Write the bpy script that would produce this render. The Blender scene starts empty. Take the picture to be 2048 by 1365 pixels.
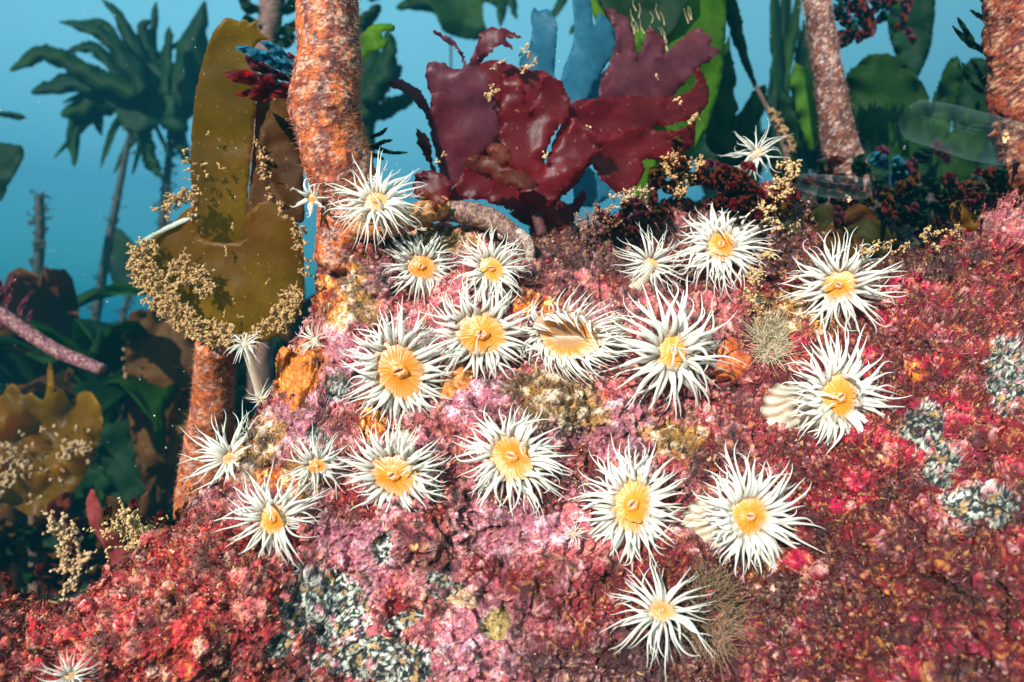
import bpy, math, random
import numpy as np
from mathutils import Vector, Matrix
from mathutils.geometry import delaunay_2d_cdt
from mathutils.bvhtree import BVHTree

R = math.radians
sc = bpy.context.scene
C = sc.collection
F = 1365.33                       # focal length in photo pixels (24 mm on a 36 mm frame)

# ------------------------------------------------------------------ camera
cam = bpy.data.cameras.new('camera')
cam.lens = 24; cam.sensor_width = 36
cam.clip_start = 0.02; cam.clip_end = 300
cam.dof.use_dof = True; cam.dof.focus_distance = 0.37; cam.dof.aperture_fstop = 8
co = bpy.data.objects.new('camera', cam); C.objects.link(co)
co.rotation_euler = (R(90), 0, 0)
sc.camera = co

# ------------------------------------------------------------------ light
SUN_EL, SUN_AZ = 26.0, -28.0      # behind the camera, to its left
w = bpy.data.worlds.new('World'); sc.world = w; w.use_nodes = True
nt = w.node_tree; bg = nt.nodes['Background']
sky = nt.nodes.new('ShaderNodeTexSky'); sky.sky_type = 'NISHITA'; sky.sun_disc = False
sky.sun_elevation = R(SUN_EL); sky.sun_rotation = R(180 + SUN_AZ)
tint = nt.nodes.new('ShaderNodeMix'); tint.data_type = 'RGBA'; tint.blend_type = 'MULTIPLY'
tint.inputs[0].default_value = 1.0
tint.inputs[7].default_value = (0.66, 0.98, 0.82, 1)      # the surface light as it arrives through water
nt.links.new(sky.outputs[0], tint.inputs[6]); 
# daylight under water: full strength from above, dimming toward the horizontal and below
geo = nt.nodes.new('ShaderNodeTexCoord'); sep = nt.nodes.new('ShaderNodeSeparateXYZ'); nt.links.new(geo.outputs['Generated'], sep.inputs[0])
rp = nt.nodes.new('ShaderNodeValToRGB'); el = rp.color_ramp.elements
for _ in range(2): el.new(0.5)
for k, (p_, c_) in enumerate(((0.30, (.10, .13, .16, 1)), (0.50, (.12, .20, .26, 1)), (0.60, (.24, .36, .44, 1)), (0.76, (1.3, 1.45, 1.35, 1)))): el[k].position = p_; el[k].color = c_
mp = nt.nodes.new('ShaderNodeMath'); mp.operation = 'MULTIPLY_ADD'; mp.inputs[1].default_value = 0.5; mp.inputs[2].default_value = 0.5
nt.links.new(sep.outputs['Z'], mp.inputs[0]); nt.links.new(mp.outputs[0], rp.inputs[0])
deep = nt.nodes.new('ShaderNodeMix'); deep.data_type = 'RGBA'; deep.blend_type = 'MULTIPLY'; deep.inputs[0].default_value = 1.0
nt.links.new(tint.outputs[2], deep.inputs[6]); nt.links.new(rp.outputs[0], deep.inputs[7]); nt.links.new(deep.outputs[2], bg.inputs[0])
bg.inputs[1].default_value = 0.095
sun = bpy.data.lights.new('sun', 'SUN'); sun.energy = 5.0; sun.angle = R(0.5); sun.color = (1, 0.92, 0.84)
so = bpy.data.objects.new('sun', sun); C.objects.link(so)
d = Vector((math.sin(R(-SUN_AZ)) * math.cos(R(SUN_EL)), math.cos(R(-SUN_AZ)) * math.cos(R(SUN_EL)), -math.sin(R(SUN_EL))))
so.rotation_euler = d.to_track_quat('-Z', 'Y').to_euler()
sc.view_settings.view_transform = 'Standard'; sc.view_settings.look = 'None'
sc.view_settings.gamma = 1.0; sc.view_settings.exposure = 1.32
sc.cycles.use_denoising = True
try: sc.cycles.denoiser = 'OPENIMAGEDENOISE'
except Exception: pass
sc.cycles.max_bounces = 6; sc.cycles.diffuse_bounces = 2; sc.cycles.glossy_bounces = 2
sc.cycles.transmission_bounces = 4; sc.cycles.transparent_max_bounces = 16; sc.cycles.volume_bounces = 1
sc.cycles.sample_clamp_indirect = 4.0

# ------------------------------------------------------------------ helpers
def P(px, py, Y):
    return np.array(((px - 1024) / F * Y, Y, -(py - 682.5) / F * Y))
def tag(o, label=None, cat=None, group=None, kind=None):
    for k, v in (('label', label), ('category', cat), ('group', group), ('kind', kind)):
        if v: o[k] = v
    return o
def empty(name, loc, label=None, cat=None, group=None):
    o = bpy.data.objects.new(name, None); C.objects.link(o); o.location = loc
    o.empty_display_size = 0.01
    return tag(o, label, cat, group)
def mesh_obj(name, V, Fc, mat, parent=None, cols=None, smooth=True, uv=None):
    """V (n,3) world coordinates; Fc array of quads/tris or a list of faces; cols per-vertex rgba."""
    V = np.asarray(V, dtype=np.float64)
    org = np.array(parent.location) if parent is not None and parent.type == 'EMPTY' else V.mean(0) if parent is None else np.zeros(3)
    if parent is not None and parent.type != 'EMPTY':
        org = np.array(parent.matrix_basis.translation) + (np.array(parent.parent.location) if parent.parent else 0)
    me = bpy.data.meshes.new(name)
    Vl = V - org
    if isinstance(Fc, np.ndarray):
        k = Fc.shape[1]; n = len(Fc)
        me.vertices.add(len(Vl)); me.vertices.foreach_set('co', Vl.astype(np.float32).ravel())
        me.loops.add(n * k); me.loops.foreach_set('vertex_index', Fc.astype(np.int32).ravel())
        me.polygons.add(n); me.polygons.foreach_set('loop_start', np.arange(0, n * k, k, dtype=np.int32))
        me.update(calc_edges=True); me.validate()
    else:
        me.from_pydata(Vl.tolist(), [], Fc); me.update()
    if smooth: me.polygons.foreach_set('use_smooth', np.ones(len(me.polygons), dtype=bool))
    if cols is not None:
        a = me.color_attributes.new('col', 'FLOAT_COLOR', 'POINT')
        c = np.ones((len(V), 4), np.float32); c[:, :cols.shape[1]] = cols
        a.data.foreach_set('color', c.ravel())
    me.materials.append(mat)
    o = bpy.data.objects.new(name, me); C.objects.link(o)
    if parent is None: o.location = org
    else: o.parent = parent
    return o

# gradient noise, vectorised
_rng = np.random.RandomState(5)
_perm = np.concatenate([_rng.permutation(256)] * 2)
_g = _rng.normal(size=(256, 3)); _g /= np.linalg.norm(_g, axis=1)[:, None]
def noise3(p):
    p = np.asarray(p, float); i = np.floor(p).astype(int); f = p - i; i &= 255
    u = f * f * f * (f * (f * 6 - 15) + 10)
    out = 0
    for dx in (0, 1):
        for dy in (0, 1):
            for dz in (0, 1):
                h = _perm[_perm[_perm[(i[:, 0] + dx) & 255] + ((i[:, 1] + dy) & 255)] + ((i[:, 2] + dz) & 255)]
                gr = _g[h & 255]
                dd = (gr * (f - np.array((dx, dy, dz)))).sum(1)
                wt = (u[:, 0] if dx else 1 - u[:, 0]) * (u[:, 1] if dy else 1 - u[:, 1]) * (u[:, 2] if dz else 1 - u[:, 2])
                out = out + wt * dd
    return out * 1.6
def fbm(p, o=4, g=0.5):
    s, a, t = 0, 1.0, 0
    for k in range(o):
        s = s + a * noise3(p * 2 ** k + 17.3 * k); t += a; a *= g
    return s / t
def n2(px, py, s, seed=0, o=4):
    """noise over the rock, s = feature size in photo pixels at the rock's distance"""
    return fbm(np.stack([px / s, py / s, np.full(np.shape(px), seed * 7.77 + 0.5)], 1), o)
def sstep(a, b, x):
    t = np.clip((x - a) / (b - a), 0, 1); return t * t * (3 - 2 * t)

# ------------------------------------------------------------------ materials
class Mat:
    def __init__(s, name):
        s.m = bpy.data.materials.new(name); s.m.use_nodes = True
        s.t = s.m.node_tree; s.b = s.t.nodes['Principled BSDF']; s.out = s.t.nodes['Material Output']
    def n(s, k, **kw):
        q = s.t.nodes.new(k)
        for a, v in kw.items(): setattr(q, a, v)
        return q
    def l(s, a, b): s.t.links.new(a, b)
    def mix(s, f, a, b, mode='MIX'):
        q = s.n('ShaderNodeMix', data_type='RGBA', blend_type=mode)
        for sock, v in ((q.inputs[0], f), (q.inputs[6], a), (q.inputs[7], b)):
            if hasattr(v, 'is_linked') or hasattr(v, 'links'): s.l(v, sock)
            elif isinstance(v, (int, float)): sock.default_value = v
            else: sock.default_value = (*v, 1)
        return q.outputs[2]
    def noise(s, scale, detail=4, rough=0.55, dist=0.0, vec=None):
        q = s.n('ShaderNodeTexNoise'); q.inputs['Scale'].default_value = scale
        q.inputs['Detail'].default_value = detail; q.inputs['Roughness'].default_value = rough
        q.inputs['Distortion'].default_value = dist
        if vec is None:
            if not hasattr(s, 'tc'): s.tc = s.n('ShaderNodeNewGeometry').outputs['Position']
            vec = s.tc
        s.l(vec, q.inputs['Vector']); return q.outputs['Fac']
    def voro(s, scale, feature='F1'):
        q = s.n('ShaderNodeTexVoronoi', feature=feature); q.inputs['Scale'].default_value = scale
        if not hasattr(s, 'tc'): s.tc = s.n('ShaderNodeNewGeometry').outputs['Position']
        s.l(s.tc, q.inputs['Vector']); return q.outputs['Distance']
    def ramp(s, f, *st):
        q = s.n('ShaderNodeValToRGB'); e = q.color_ramp.elements
        while len(e) < len(st): e.new(0.5)
        for k, (p, c) in enumerate(st):
            e[k].position = p; e[k].color = (*c, 1) if not isinstance(c, (int, float)) else (c, c, c, 1)
        s.l(f, q.inputs[0]); return q.outputs[0]
    def col(s):
        q = s.n('ShaderNodeVertexColor', layer_name='col'); return q.outputs['Color']
    def math(s, op, a, b=0.0):
        q = s.n('ShaderNodeMath', operation=op)
        for k, v in enumerate((a, b)):
            if hasattr(v, 'links'): s.l(v, q.inputs[k])
            else: q.inputs[k].default_value = v
        return q.outputs[0]
    def bump(s, h, strength=0.5, dist=0.002):
        q = s.n('ShaderNodeBump'); q.inputs['Strength'].default_value = strength; q.inputs['Distance'].default_value = dist
        s.l(h, q.inputs['Height']); s.l(q.outputs[0], s.b.inputs['Normal']); return q.outputs[0]
    def base(s, c, rough=0.6, spec=0.4):
        if hasattr(c, 'links'): s.l(c, s.b.inputs['Base Color'])
        else: s.b.inputs['Base Color'].default_value = (*c, 1)
        s.b.inputs['Roughness'].default_value = rough; s.b.inputs['Specular IOR Level'].default_value = spec
    def translucent(s, c, f):
        """mix in light passing through a thin blade"""
        t = s.n('ShaderNodeBsdfTranslucent'); m = s.n('ShaderNodeMixShader')
        if hasattr(c, 'links'): s.l(c, t.inputs[0])
        else: t.inputs[0].default_value = (*c, 1)
        m.inputs[0].default_value = f
        s.l(s.b.outputs[0], m.inputs[1]); s.l(t.outputs[0], m.inputs[2]); s.l(m.outputs[0], s.out.inputs[0])
        return m

def mat_blade(name, c1, c2, tr, f=0.4, rough=0.6, scale=14, spots=None):
    m = Mat(name)
    c = m.mix(m.ramp(m.noise(scale, 5, 0.6), (0.35, 0.0), (0.7, 1.0)), c1, c2)
    c = m.mix(m.ramp(m.noise(9, 6, 0.65, 0.5), (0.38, 0.6), (0.6, 0.0)), c, tuple(x * .3 for x in c1))
    c = m.mix(m.ramp(m.noise(260, 5, 0.7), (0.36, 0.5), (0.5, 0.0)), c, tuple(x * .4 for x in c1))
    if spots is not None:
        c = m.mix(m.ramp(m.noise(420, 2, 0.5), (0.68, 0.0), (0.74, 1.0)), c, spots)
    m.base(c, rough + .12 if rough < .32 else rough, 0.20 if rough < .32 else 0.10)
    m.bump(m.noise(350, 4), 0.25, 0.0008)
    m.translucent(m.mix(1.0, c, tr, 'MULTIPLY') if False else tr, f)
    return m.m

def make_rock_mat():
    m = Mat('encrusted_rock')
    c = m.col()
    fine = m.noise(620, 4, 0.6)
    mid = m.noise(260, 5, 0.65, 0.6)
    c = m.mix(m.ramp(fine, (0.36, 0.85), (0.50, 0.0)), c, (0.02, 0.006, 0.008))
    # small pale lime flecks and worm tubes
    c = m.mix(m.ramp(m.noise(520, 3, 0.6, 1.0), (0.66, 0.0), (0.74, 0.4)), c, (0.75, 0.5, 0.48))
    m.base(c, 0.5, 0.45)
    h = m.math('ADD', m.math('MULTIPLY', mid, 1.2), m.math('MULTIPLY', fine, 0.6))
    m.bump(h, 1.0, 0.0022)
    return m.m
def make_col_mat(name, rough=0.55, tr=0.0, noise_scale=700, bump=0.6, dark=0.5, spec=0.4):
    m = Mat(name)
    c = m.col(); nz = m.noise(noise_scale, 4, 0.65)
    c2 = m.mix(m.ramp(nz, (0.3, dark), (0.55, 0.0)), c, (0.01, 0.006, 0.004)) if dark else c
    m.base(c2, rough, spec)
    if bump: m.bump(nz, bump, 0.0015)
    if tr: m.translucent(c, tr)
    return m.m
M = {}
M['rock'] = make_rock_mat()
M['turf'] = make_col_mat('turf', 0.4, 0.3, bump=0, dark=0.0)
M['stipe'] = make_col_mat('stipe', 0.6, 0, 420, 1.0, 0.75)
M['bryo'] = make_col_mat('bryozoan', 0.5, 0.1, 900, 0.5, 0.25)
M['column'] = make_col_mat('anemone_column', 0.35, 0.25, 500, 0.2, 0)
M['disc'] = make_col_mat('anemone_disc', 0.3, 0.2, 900, 0.15, 0)
def make_tent():
    m = Mat('anemone_tentacle'); c = m.col()
    m.base(c, 0.3, 0.4)
    m.translucent(c, 0.48)
    ms = m.out.inputs[0].links[0].from_socket
    tp = m.n('ShaderNodeBsdfTransparent'); lw = m.n('ShaderNodeLayerWeight'); lw.inputs[0].default_value = 0.35
    mm = m.n('ShaderNodeMixShader')
    f = m.math('MULTIPLY', m.math('SUBTRACT', 1.0, lw.outputs['Facing']), 0.24)
    m.l(f, mm.inputs[0]); m.l(ms, mm.inputs[1]); m.l(tp.outputs[0], mm.inputs[2]); m.l(mm.outputs[0], m.out.inputs[0])
    return m.m
M['tent'] = make_tent()
M['kelp_yellow'] = mat_blade('kelp_yellow', (0.12, 0.045, 0.001), (0.22, 0.125, 0.001), (0.90, 0.55, 0.002), 0.6, .3, spots=(0.5, 0.3, 0.12))
M['kelp_amber'] = mat_blade('kelp_amber', (0.085, 0.030, 0.001), (0.17, 0.075, 0.001), (0.75, 0.36, 0.002), 0.5, .3, spots=(0.5, 0.3, 0.12))
M['kelp_brown'] = mat_blade('kelp_brown', (0.06, 0.018, 0.001), (0.12, 0.045, 0.002), (0.35, 0.12, 0.003), 0.3, spots=(0.35, 0.2, 0.1))
M['kelp_green'] = mat_blade('kelp_green', (0.008, 0.032, 0.002), (0.022, 0.058, 0.003), (0.07, 0.26, 0.005), 0.5)
M['kelp_lime'] = mat_blade('kelp_lime', (0.05, 0.13, 0.002), (0.09, 0.19, 0.003), (0.16, 0.42, 0.003), 0.45)
M['kelp_dark'] = mat_blade('kelp_dark', (0.005, 0.025, 0.008), (0.012, 0.045, 0.010), (0.03, 0.16, 0.03), 0.45, scale=6)  # backlit background kelp: its shade is put into this near-black base
M['red'] = mat_blade('red_frond', (0.10, 0.004, 0.008), (0.20, 0.012, 0.020), (0.75, 0.07, 0.10), 0.58, 0.26, 20, spots=(.45, .16, .10))
M['red_brown'] = mat_blade('red_brown_frond', (0.11, 0.012, 0.006), (0.18, 0.03, 0.010), (0.40, 0.07, 0.03), 0.45, 0.31, 20)
M['purple'] = mat_blade('purple_frond', (0.15, 0.014, 0.022), (0.19, 0.06, 0.09), (0.48, 0.16, 0.24), 0.58, 0.28, 16)
M['blue'] = mat_blade('backlit_blue_frond', (0.03, 0.12, 0.19), (0.06, 0.19, 0.27), (0.22, 0.62, 0.75), 0.6, 0.4, 16)  # thin red blades; blue water light from behind is put into the colour
M['jelly'] = None

# ------------------------------------------------------------------ geometry builders
def tubes(paths, radii, sides=8, colors=None, cap=True):
    """paths (n,k,3), radii (n,k), colors (n,k,3): n tubes with k rings in one vertex block"""
    n, k, _ = paths.shape
    T = np.gradient(paths, axis=1); T /= np.linalg.norm(T, axis=2)[..., None] + 1e-12
    ref = np.tile(np.array((0.31, 0.52, 0.79)), (n, 1))
    dotr = np.abs((ref * T[:, 0]).sum(1)) > 0.9; ref[dotr] = (0.9, -0.3, 0.1)
    N = np.zeros_like(paths); nn = ref
    for j in range(k):
        nn = nn - (nn * T[:, j]).sum(1)[:, None] * T[:, j]; nn /= np.linalg.norm(nn, axis=1)[:, None] + 1e-12
        N[:, j] = nn
    B = np.cross(T, N)
    a = np.arange(sides) / sides * 2 * np.pi
    V = paths[:, :, None, :] + radii[:, :, None, None] * (np.cos(a)[None, None, :, None] * N[:, :, None, :] + np.sin(a)[None, None, :, None] * B[:, :, None, :])
    V = V.reshape(-1, 3)
    idx = np.arange(n * k * sides).reshape(n, k, sides)
    q = np.stack([idx[:, :-1], np.roll(idx[:, :-1], -1, 2), np.roll(idx[:, 1:], -1, 2), idx[:, 1:]], -1).reshape(-1, 4)
    cols = None
    if colors is not None:
        cols = np.repeat(colors.reshape(-1, colors.shape[-1]), sides, axis=0)
    return V, q, cols
def catmull(pts, step=None, n=None, closed=False):
    pts = np.asarray(pts, float); m = len(pts); out = []
    rng = range(m if closed else m - 1)
    for i in rng:
        p1, p2 = pts[i], pts[(i + 1) % m]
        p0 = pts[(i - 1) % m] if closed or i > 0 else 2 * p1 - p2
        p3 = pts[(i + 2) % m] if closed or i < m - 2 else 2 * p2 - p1
        L = np.linalg.norm(p2[:2] - p1[:2]) if step else 0
        k = max(1, int(round(L / step))) if step else n
        for t in np.arange(k) / k:
            out.append(0.5 * ((2 * p1) + (-p0 + p2) * t + (2 * p0 - 5 * p1 + 4 * p2 - p3) * t * t + (-p0 + 3 * p1 - 3 * p2 + p3) * t ** 3))
    if not closed: out.append(pts[-1])
    return np.array(out)

def sheet(name, outline, Y, mat, parent, bend=(0, 0), ripple=0.008, rs=90, seed=0, jag=1.2, cell=11, thick=0.0007, smoothed=True, curl=0.0, ruff=0.0):
    """a thin leafy blade: outline in photo pixels set at distance Y, curved and rippled in depth, with real thickness"""
    rnd = np.random.RandomState(seed + 11)
    o = catmull(outline, step=4.5, closed=True) if smoothed else np.array(outline, float)
    o = o + rnd.normal(0, jag * 0.55, o.shape) + 0.8 * jag * np.stack([n2(o[:, 0], o[:, 1], 9, seed), n2(o[:, 0], o[:, 1], 9, seed + 3)], 1) * 2
    lo, hi = o.min(0), o.max(0); ctr = (lo + hi) / 2
    gx, gy = np.meshgrid(np.arange(lo[0], hi[0], cell), np.arange(lo[1], hi[1], cell * 0.87))
    gx = gx + (np.arange(gx.shape[0]) % 2)[:, None] * cell / 2
    g = np.stack([gx.ravel(), gy.ravel()], 1) + rnd.uniform(-cell * .12, cell * .12, (gx.size, 2))
    # inside test, and keep off the boundary
    x, y = g[:, 0], g[:, 1]; ins = np.zeros(len(g), bool); j = len(o) - 1
    for i in range(len(o)):
        c = ((o[i, 1] > y) != (o[j, 1] > y)) & (x < (o[j, 0] - o[i, 0]) * (y - o[i, 1]) / (o[j, 1] - o[i, 1] + 1e-9) + o[i, 0])
        ins ^= c; j = i
    g = g[ins]
    if len(g):
        dd = np.sqrt(((g[:, None, :] - o[None, ::2, :]) ** 2).sum(2)).min(1); g = g[dd > cell * 0.45]
    pts = [Vector(p) for p in np.concatenate([o, g])]
    v, e, f, *_ = delaunay_2d_cdt(pts, [], [list(range(len(o)))], 1, 1e-4)
    v = np.array([tuple(p) for p in v]); 
    u = (v - ctr) / 200.0
    Yv = Y + bend[0] * u[:, 0] + bend[1] * u[:, 1] + ripple * n2(v[:, 0], v[:, 1], rs, seed + 5, 3) * 2 + curl * (u[:, 0] ** 2)
    if ruff:
        db = np.sqrt(((v[:, None, :] - o[None, ::2, :]) ** 2).sum(2)).min(1)
        Yv = Yv + ruff * np.exp(-db / 14) * n2(v[:, 0], v[:, 1], 24, seed + 8, 2) * 2.2
    W = P(v[:, 0], v[:, 1], Yv).T if False else np.stack([(v[:, 0] - 1024) / F * Yv, Yv, -(v[:, 1] - 682.5) / F * Yv], 1)
    ob = mesh_obj(name, W, [list(q) for q in f], mat, parent)
    s = ob.modifiers.new('thickness', 'SOLIDIFY'); s.thickness = thick; s.offset = 0
    return ob

def ribbon(name, line, widths, mat, parent, seed=0, thick=0.0009, ruffle=0.03, twist=0.5, tip=True):
    """a strap: line [(px,py,Y)...], widths in px"""
    L = catmull(line, n=9); k = len(L)
    wd = np.interp(np.linspace(0, 1, k), np.linspace(0, 1, len(widths)), widths)
    if tip: wd = wd * np.clip(np.sqrt(np.clip((1 - np.linspace(0, 1, k)) * 7, 0, 1)), 0.12, 1)
    T = np.gradient(L[:, :2], axis=0); T /= np.linalg.norm(T, axis=1)[:, None] + 1e-9
    Nn = np.stack([-T[:, 1], T[:, 0]], 1)
    m = 7; s = np.linspace(-1, 1, m)
    rnd = np.random.RandomState(seed)
    ph, tw = rnd.uniform(0, 6, 2), rnd.uniform(-twist, twist)
    ii = np.arange(k)
    V = []
    for a in s:
        edge = 1 + 0.10 * np.sin(ii * 0.7 + ph[0] + a) * abs(a) + 0.09 * rnd.normal(size=k) * (abs(a) == 1)
        px = L[:, :2] + Nn * (a * wd / 2 * edge)[:, None]
        Yv = L[:, 2] * (1 + (wd / F) * (ruffle * 8 * np.sin(ii * 0.8 + ph[1] + a * 1.3) * abs(a) + tw * a + 0.4 * a * a))
        V.append(np.stack([(px[:, 0] - 1024) / F * Yv, Yv, -(px[:, 1] - 682.5) / F * Yv], 1))
    V = np.stack(V, 1).reshape(-1, 3); idx = np.arange(k * m).reshape(k, m)
    q = np.stack([idx[:-1, :-1], idx[:-1, 1:], idx[1:, 1:], idx[1:, :-1]], -1).reshape(-1, 4)
    ob = mesh_obj(name, V, q, mat, parent)
    sd = ob.modifiers.new('thickness', 'SOLIDIFY'); sd.thickness = thick; sd.offset = 0
    return ob

def stipe(name, line, widths, parent, c1, c2, c3, seed=0, lump=0.10, sides=40, mat=None, fine=1.0, k=14):
    """a rough round stem with a crust of growth; colours c1 base, c2 crust, c3 pale flecks"""
    L = catmull(line, n=k)
    n = len(L); wd = np.interp(np.linspace(0, 1, n), np.linspace(0, 1, len(widths)), widths)
    ctr = np.stack([(L[:, 0] - 1024) / F * L[:, 2], L[:, 2], -(L[:, 1] - 682.5) / F * L[:, 2]], 1)
    rad = wd / 2 / F * L[:, 2]
    # resample dense
    kk = max(20, int(n * 3)); t = np.linspace(0, n - 1, kk)
    ctr = np.stack([np.interp(t, np.arange(n), ctr[:, a]) for a in range(3)], 1); rad = np.interp(t, np.arange(n), rad)
    d0, d1 = ctr[0] - ctr[1], ctr[-1] - ctr[-2]; d0 /= np.linalg.norm(d0); d1 /= np.linalg.norm(d1)   # rounded, closed ends
    ctr = np.concatenate([ctr[:1] + d0 * rad[0] * .32, ctr[:1] + d0 * rad[0] * .28, ctr, ctr[-1:] + d1 * rad[-1] * .28, ctr[-1:] + d1 * rad[-1] * .32])
    rad = np.concatenate([[rad[0] * .02, rad[0] * .7], rad, [rad[-1] * .7, rad[-1] * .02]])
    V, q, _ = tubes(ctr[None], rad[None], sides)
    cc = np.repeat(ctr, sides, 0); rr = np.repeat(rad, sides)
    nr = (V - cc) / rr[:, None]
    s = 1 / (rad.mean())
    dsp = fbm(V * s * 1.1 + seed, 3) * 0.9 + fbm(V * s * 5 + seed, 3) * 0.45
    V = V + nr * (rr * lump * dsp * 1.6)[:, None]
    a = fbm(V * s * np.array((2.4, 2.4, 1.1)) + seed * 3.1, 4, 0.65); b = fbm(V * s * np.array((9, 9, 8)) + seed + 9, 4, 0.75)
    g = sstep(-0.12, 0.12, a)[:, None]
    col = np.array(c1) * (1 - g) + np.array(c2) * g
    h = sstep(0.02, 0.26, b + 0.55 * fbm(V * s * 1.7 + seed * 2 + 3, 3))[:, None] * 0.6 * fine
    col = col * (1 - 0.6 * sstep(0.0, 0.3, fbm(V * s * 6 + seed + 31, 3)))[:, None]
    col = col * (1 - h) + np.array(c3) * h
    return mesh_obj(name, V, q, mat or M['stipe'], parent, col)

# small lumpy nodules (a low sphere), used for bryozoan crusts
def _ico():
    import bmesh
    bm = bmesh.new(); bmesh.ops.create_icosphere(bm, subdivisions=1, radius=1.0)
    v = np.array([x.co[:] for x in bm.verts]); f = np.array([[x.index for x in q.verts] for q in bm.faces]); bm.free()
    return v, f
ICO_V, ICO_F = _ico()
def blobs(name, pts, rad, mat, parent, c1, c2, seed=0, stretch=0.35):
    rnd = np.random.RandomState(seed); n = len(pts)
    sc_ = 1 + rnd.uniform(-stretch, stretch, (n, 1, 3))
    V = pts[:, None, :] + ICO_V[None] * rad[:, None, None] * sc_ * (1 + rnd.uniform(-0.15, 0.15, (n, len(ICO_V), 1)))
    Fc = (ICO_F[None] + (np.arange(n) * len(ICO_V))[:, None, None]).reshape(-1, 3)
    mixf = rnd.uniform(0, 1, (n, 1)) ** 1.3
    col = np.repeat(np.array(c1) * (1 - mixf) + np.array(c2) * mixf, len(ICO_V), 0)
    col = col * rnd.uniform(0.75, 1.15, (len(col), 1))
    return mesh_obj(name, V.reshape(-1, 3), Fc, mat, parent, col)
def branch_pts(seeds, steps, step, r0, up, seed=0, spread=0.8, children=0.12, back=None):
    """random branching chains of nodules growing from seed points"""
    rnd = np.random.RandomState(seed); pts, rad = [], []
    stack = [(np.array(s, float), None, steps) for s in seeds]
    while stack and len(pts) < 14000:
        p, dr, n = stack.pop()
        if dr is None: dr = np.array(up, float) + rnd.normal(0, spread, 3)
        dr = dr / np.linalg.norm(dr)
        for k in range(n):
            dr = dr + rnd.normal(0, 0.33, 3); dr /= np.linalg.norm(dr)
            p = p + dr * step
            pts.append(p + rnd.normal(0, step * .25, 3)); rad.append(r0 * rnd.uniform(0.6, 1.15) * (1 - 0.35 * k / max(1, n)))
            if rnd.rand() < children and n - k > 2: stack.append((p.copy(), dr + rnd.normal(0, 0.9, 3), (n - k) // 2 + 1))
    return np.array(pts), np.array(rad)
# ------------------------------------------------------------------ the rock
SIL = np.array([(-900,1150),(-300,1165),(0,1195),(60,1200),(120,1205),(175,1190),(235,1135),(300,1085),(360,1045),(390,1000),(440,962),
    (480,915),(500,850),(528,790),(562,745),(588,690),(614,650),(630,600),(640,540),(652,485),(672,440),(715,420),(800,448),(900,452),(1000,462),(1060,476),
    (1120,462),(1200,446),(1260,428),(1320,405),(1400,405),(1480,385),(1540,362),(1590,385),(1625,445),(1700,496),(1760,515),
    (1850,492),(1930,440),(2000,380),(2048,338),(2200,290),(2900,200)], float)
SILd = catmull(SIL, step=8)
def depth(px, py):
    Y = 0.445 - 0.15 * sstep(380, 1450, py) - 0.055 * sstep(1350, 2150, px) * sstep(300, 900, py) - 0.02 * np.exp(-((px - 1000) / 420) ** 2 - ((py - 800) / 300) ** 2)
    Y = Y + 0.02 * n2(px, py, 420, 1, 2) + 0.016 * n2(px, py, 150, 2, 3)
    return Y
cx_ = np.concatenate([np.linspace(-900, -60, 60), np.arange(-50, 2100, 2.9), np.linspace(2104, 2900, 170)])
top_ = np.interp(cx_, SILd[:, 0], SILd[:, 1]) + 5 * n2(cx_, cx_ * 0, 26, 3, 3) + 2
a_ = np.concatenate([np.linspace(0, 0.28, 30)[:-1], np.linspace(0.28, 1, 420)])
PX = np.repeat(cx_[:, None], len(a_), 1)
ker = np.exp(-np.linspace(-2.2, 2.2, 121) ** 2); ker /= ker.sum()
top_s = np.convolve(np.pad(top_, 60, mode='edge'), ker, mode='valid')
wa = a_[None] ** 3
PY = 1900 + ((top_s[:, None] * (1 - wa) + top_[:, None] * wa) - 1900) * a_[None]
fx, fy = PX.ravel(), PY.ravel()
dist = np.full(fx.shape, 1e9)
for s0 in range(0, len(SILd), 6):
    dist = np.minimum(dist, (fx - SILd[s0, 0]) ** 2 + (fy - SILd[s0, 1]) ** 2)
dist = np.sqrt(dist)
def rollf(dd): return 0.055 * (1 - np.sqrt(1 - (1 - np.clip(dd / 130, 0, 1)) ** 2 * 0.98))
Yf = depth(fx, fy) + rollf(dist)
face = np.stack([(fx - 1024) / F * Yf, Yf, -(fy - 682.5) / F * Yf], 1).reshape(len(cx_), len(a_), 3)
edge = face[:, -1]
kb = 40; back = []
for j in range(1, kb + 1):
    dy = 0.45 * (j / kb) ** 1.6
    sl = np.minimum(-0.35, edge[:, 2] / edge[:, 1] - 0.5)
    back.append(edge + np.stack([np.zeros(len(edge)), np.full(len(edge), dy), sl * dy], 1))
G = np.concatenate([face, np.stack(back, 1)], 1)
na = G.shape[1]
dU = np.gradient(G, axis=0); dV = np.gradient(G, axis=1)
NRM = np.cross(dU, dV); NRM /= np.linalg.norm(NRM, axis=2)[..., None] + 1e-12
if NRM[len(cx_) // 2, 100, 1] > 0: NRM = -NRM
Gf = G.reshape(-1, 3); Nf = NRM.reshape(-1, 3)
gpx = (1024 + Gf[:, 0] / Gf[:, 1] * F); gpy = 682.5 - Gf[:, 2] / Gf[:, 1] * F
w3 = Gf * np.array((1, 1, 1.0)) / 0.00029       # positions in photo-pixel units at the rock
def wn(s, seed, o=4, g=0.55): return fbm(w3 / s + seed * 5.13, o, g)
def blob(cx, cy, rx, ry, ang=0, warp=0.35, soft=0.12, seed=0):
    c, s = math.cos(R(ang)), math.sin(R(ang)); dx, dy = gpx - cx, gpy - cy
    r = np.sqrt(((dx * c + dy * s) / rx) ** 2 + ((-dx * s + dy * c) / ry) ** 2)
    r = r + warp * (N40 * 1.3 + N12 * 0.7)
    return 1 - sstep(1 - soft, 1 + soft, r)
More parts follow.
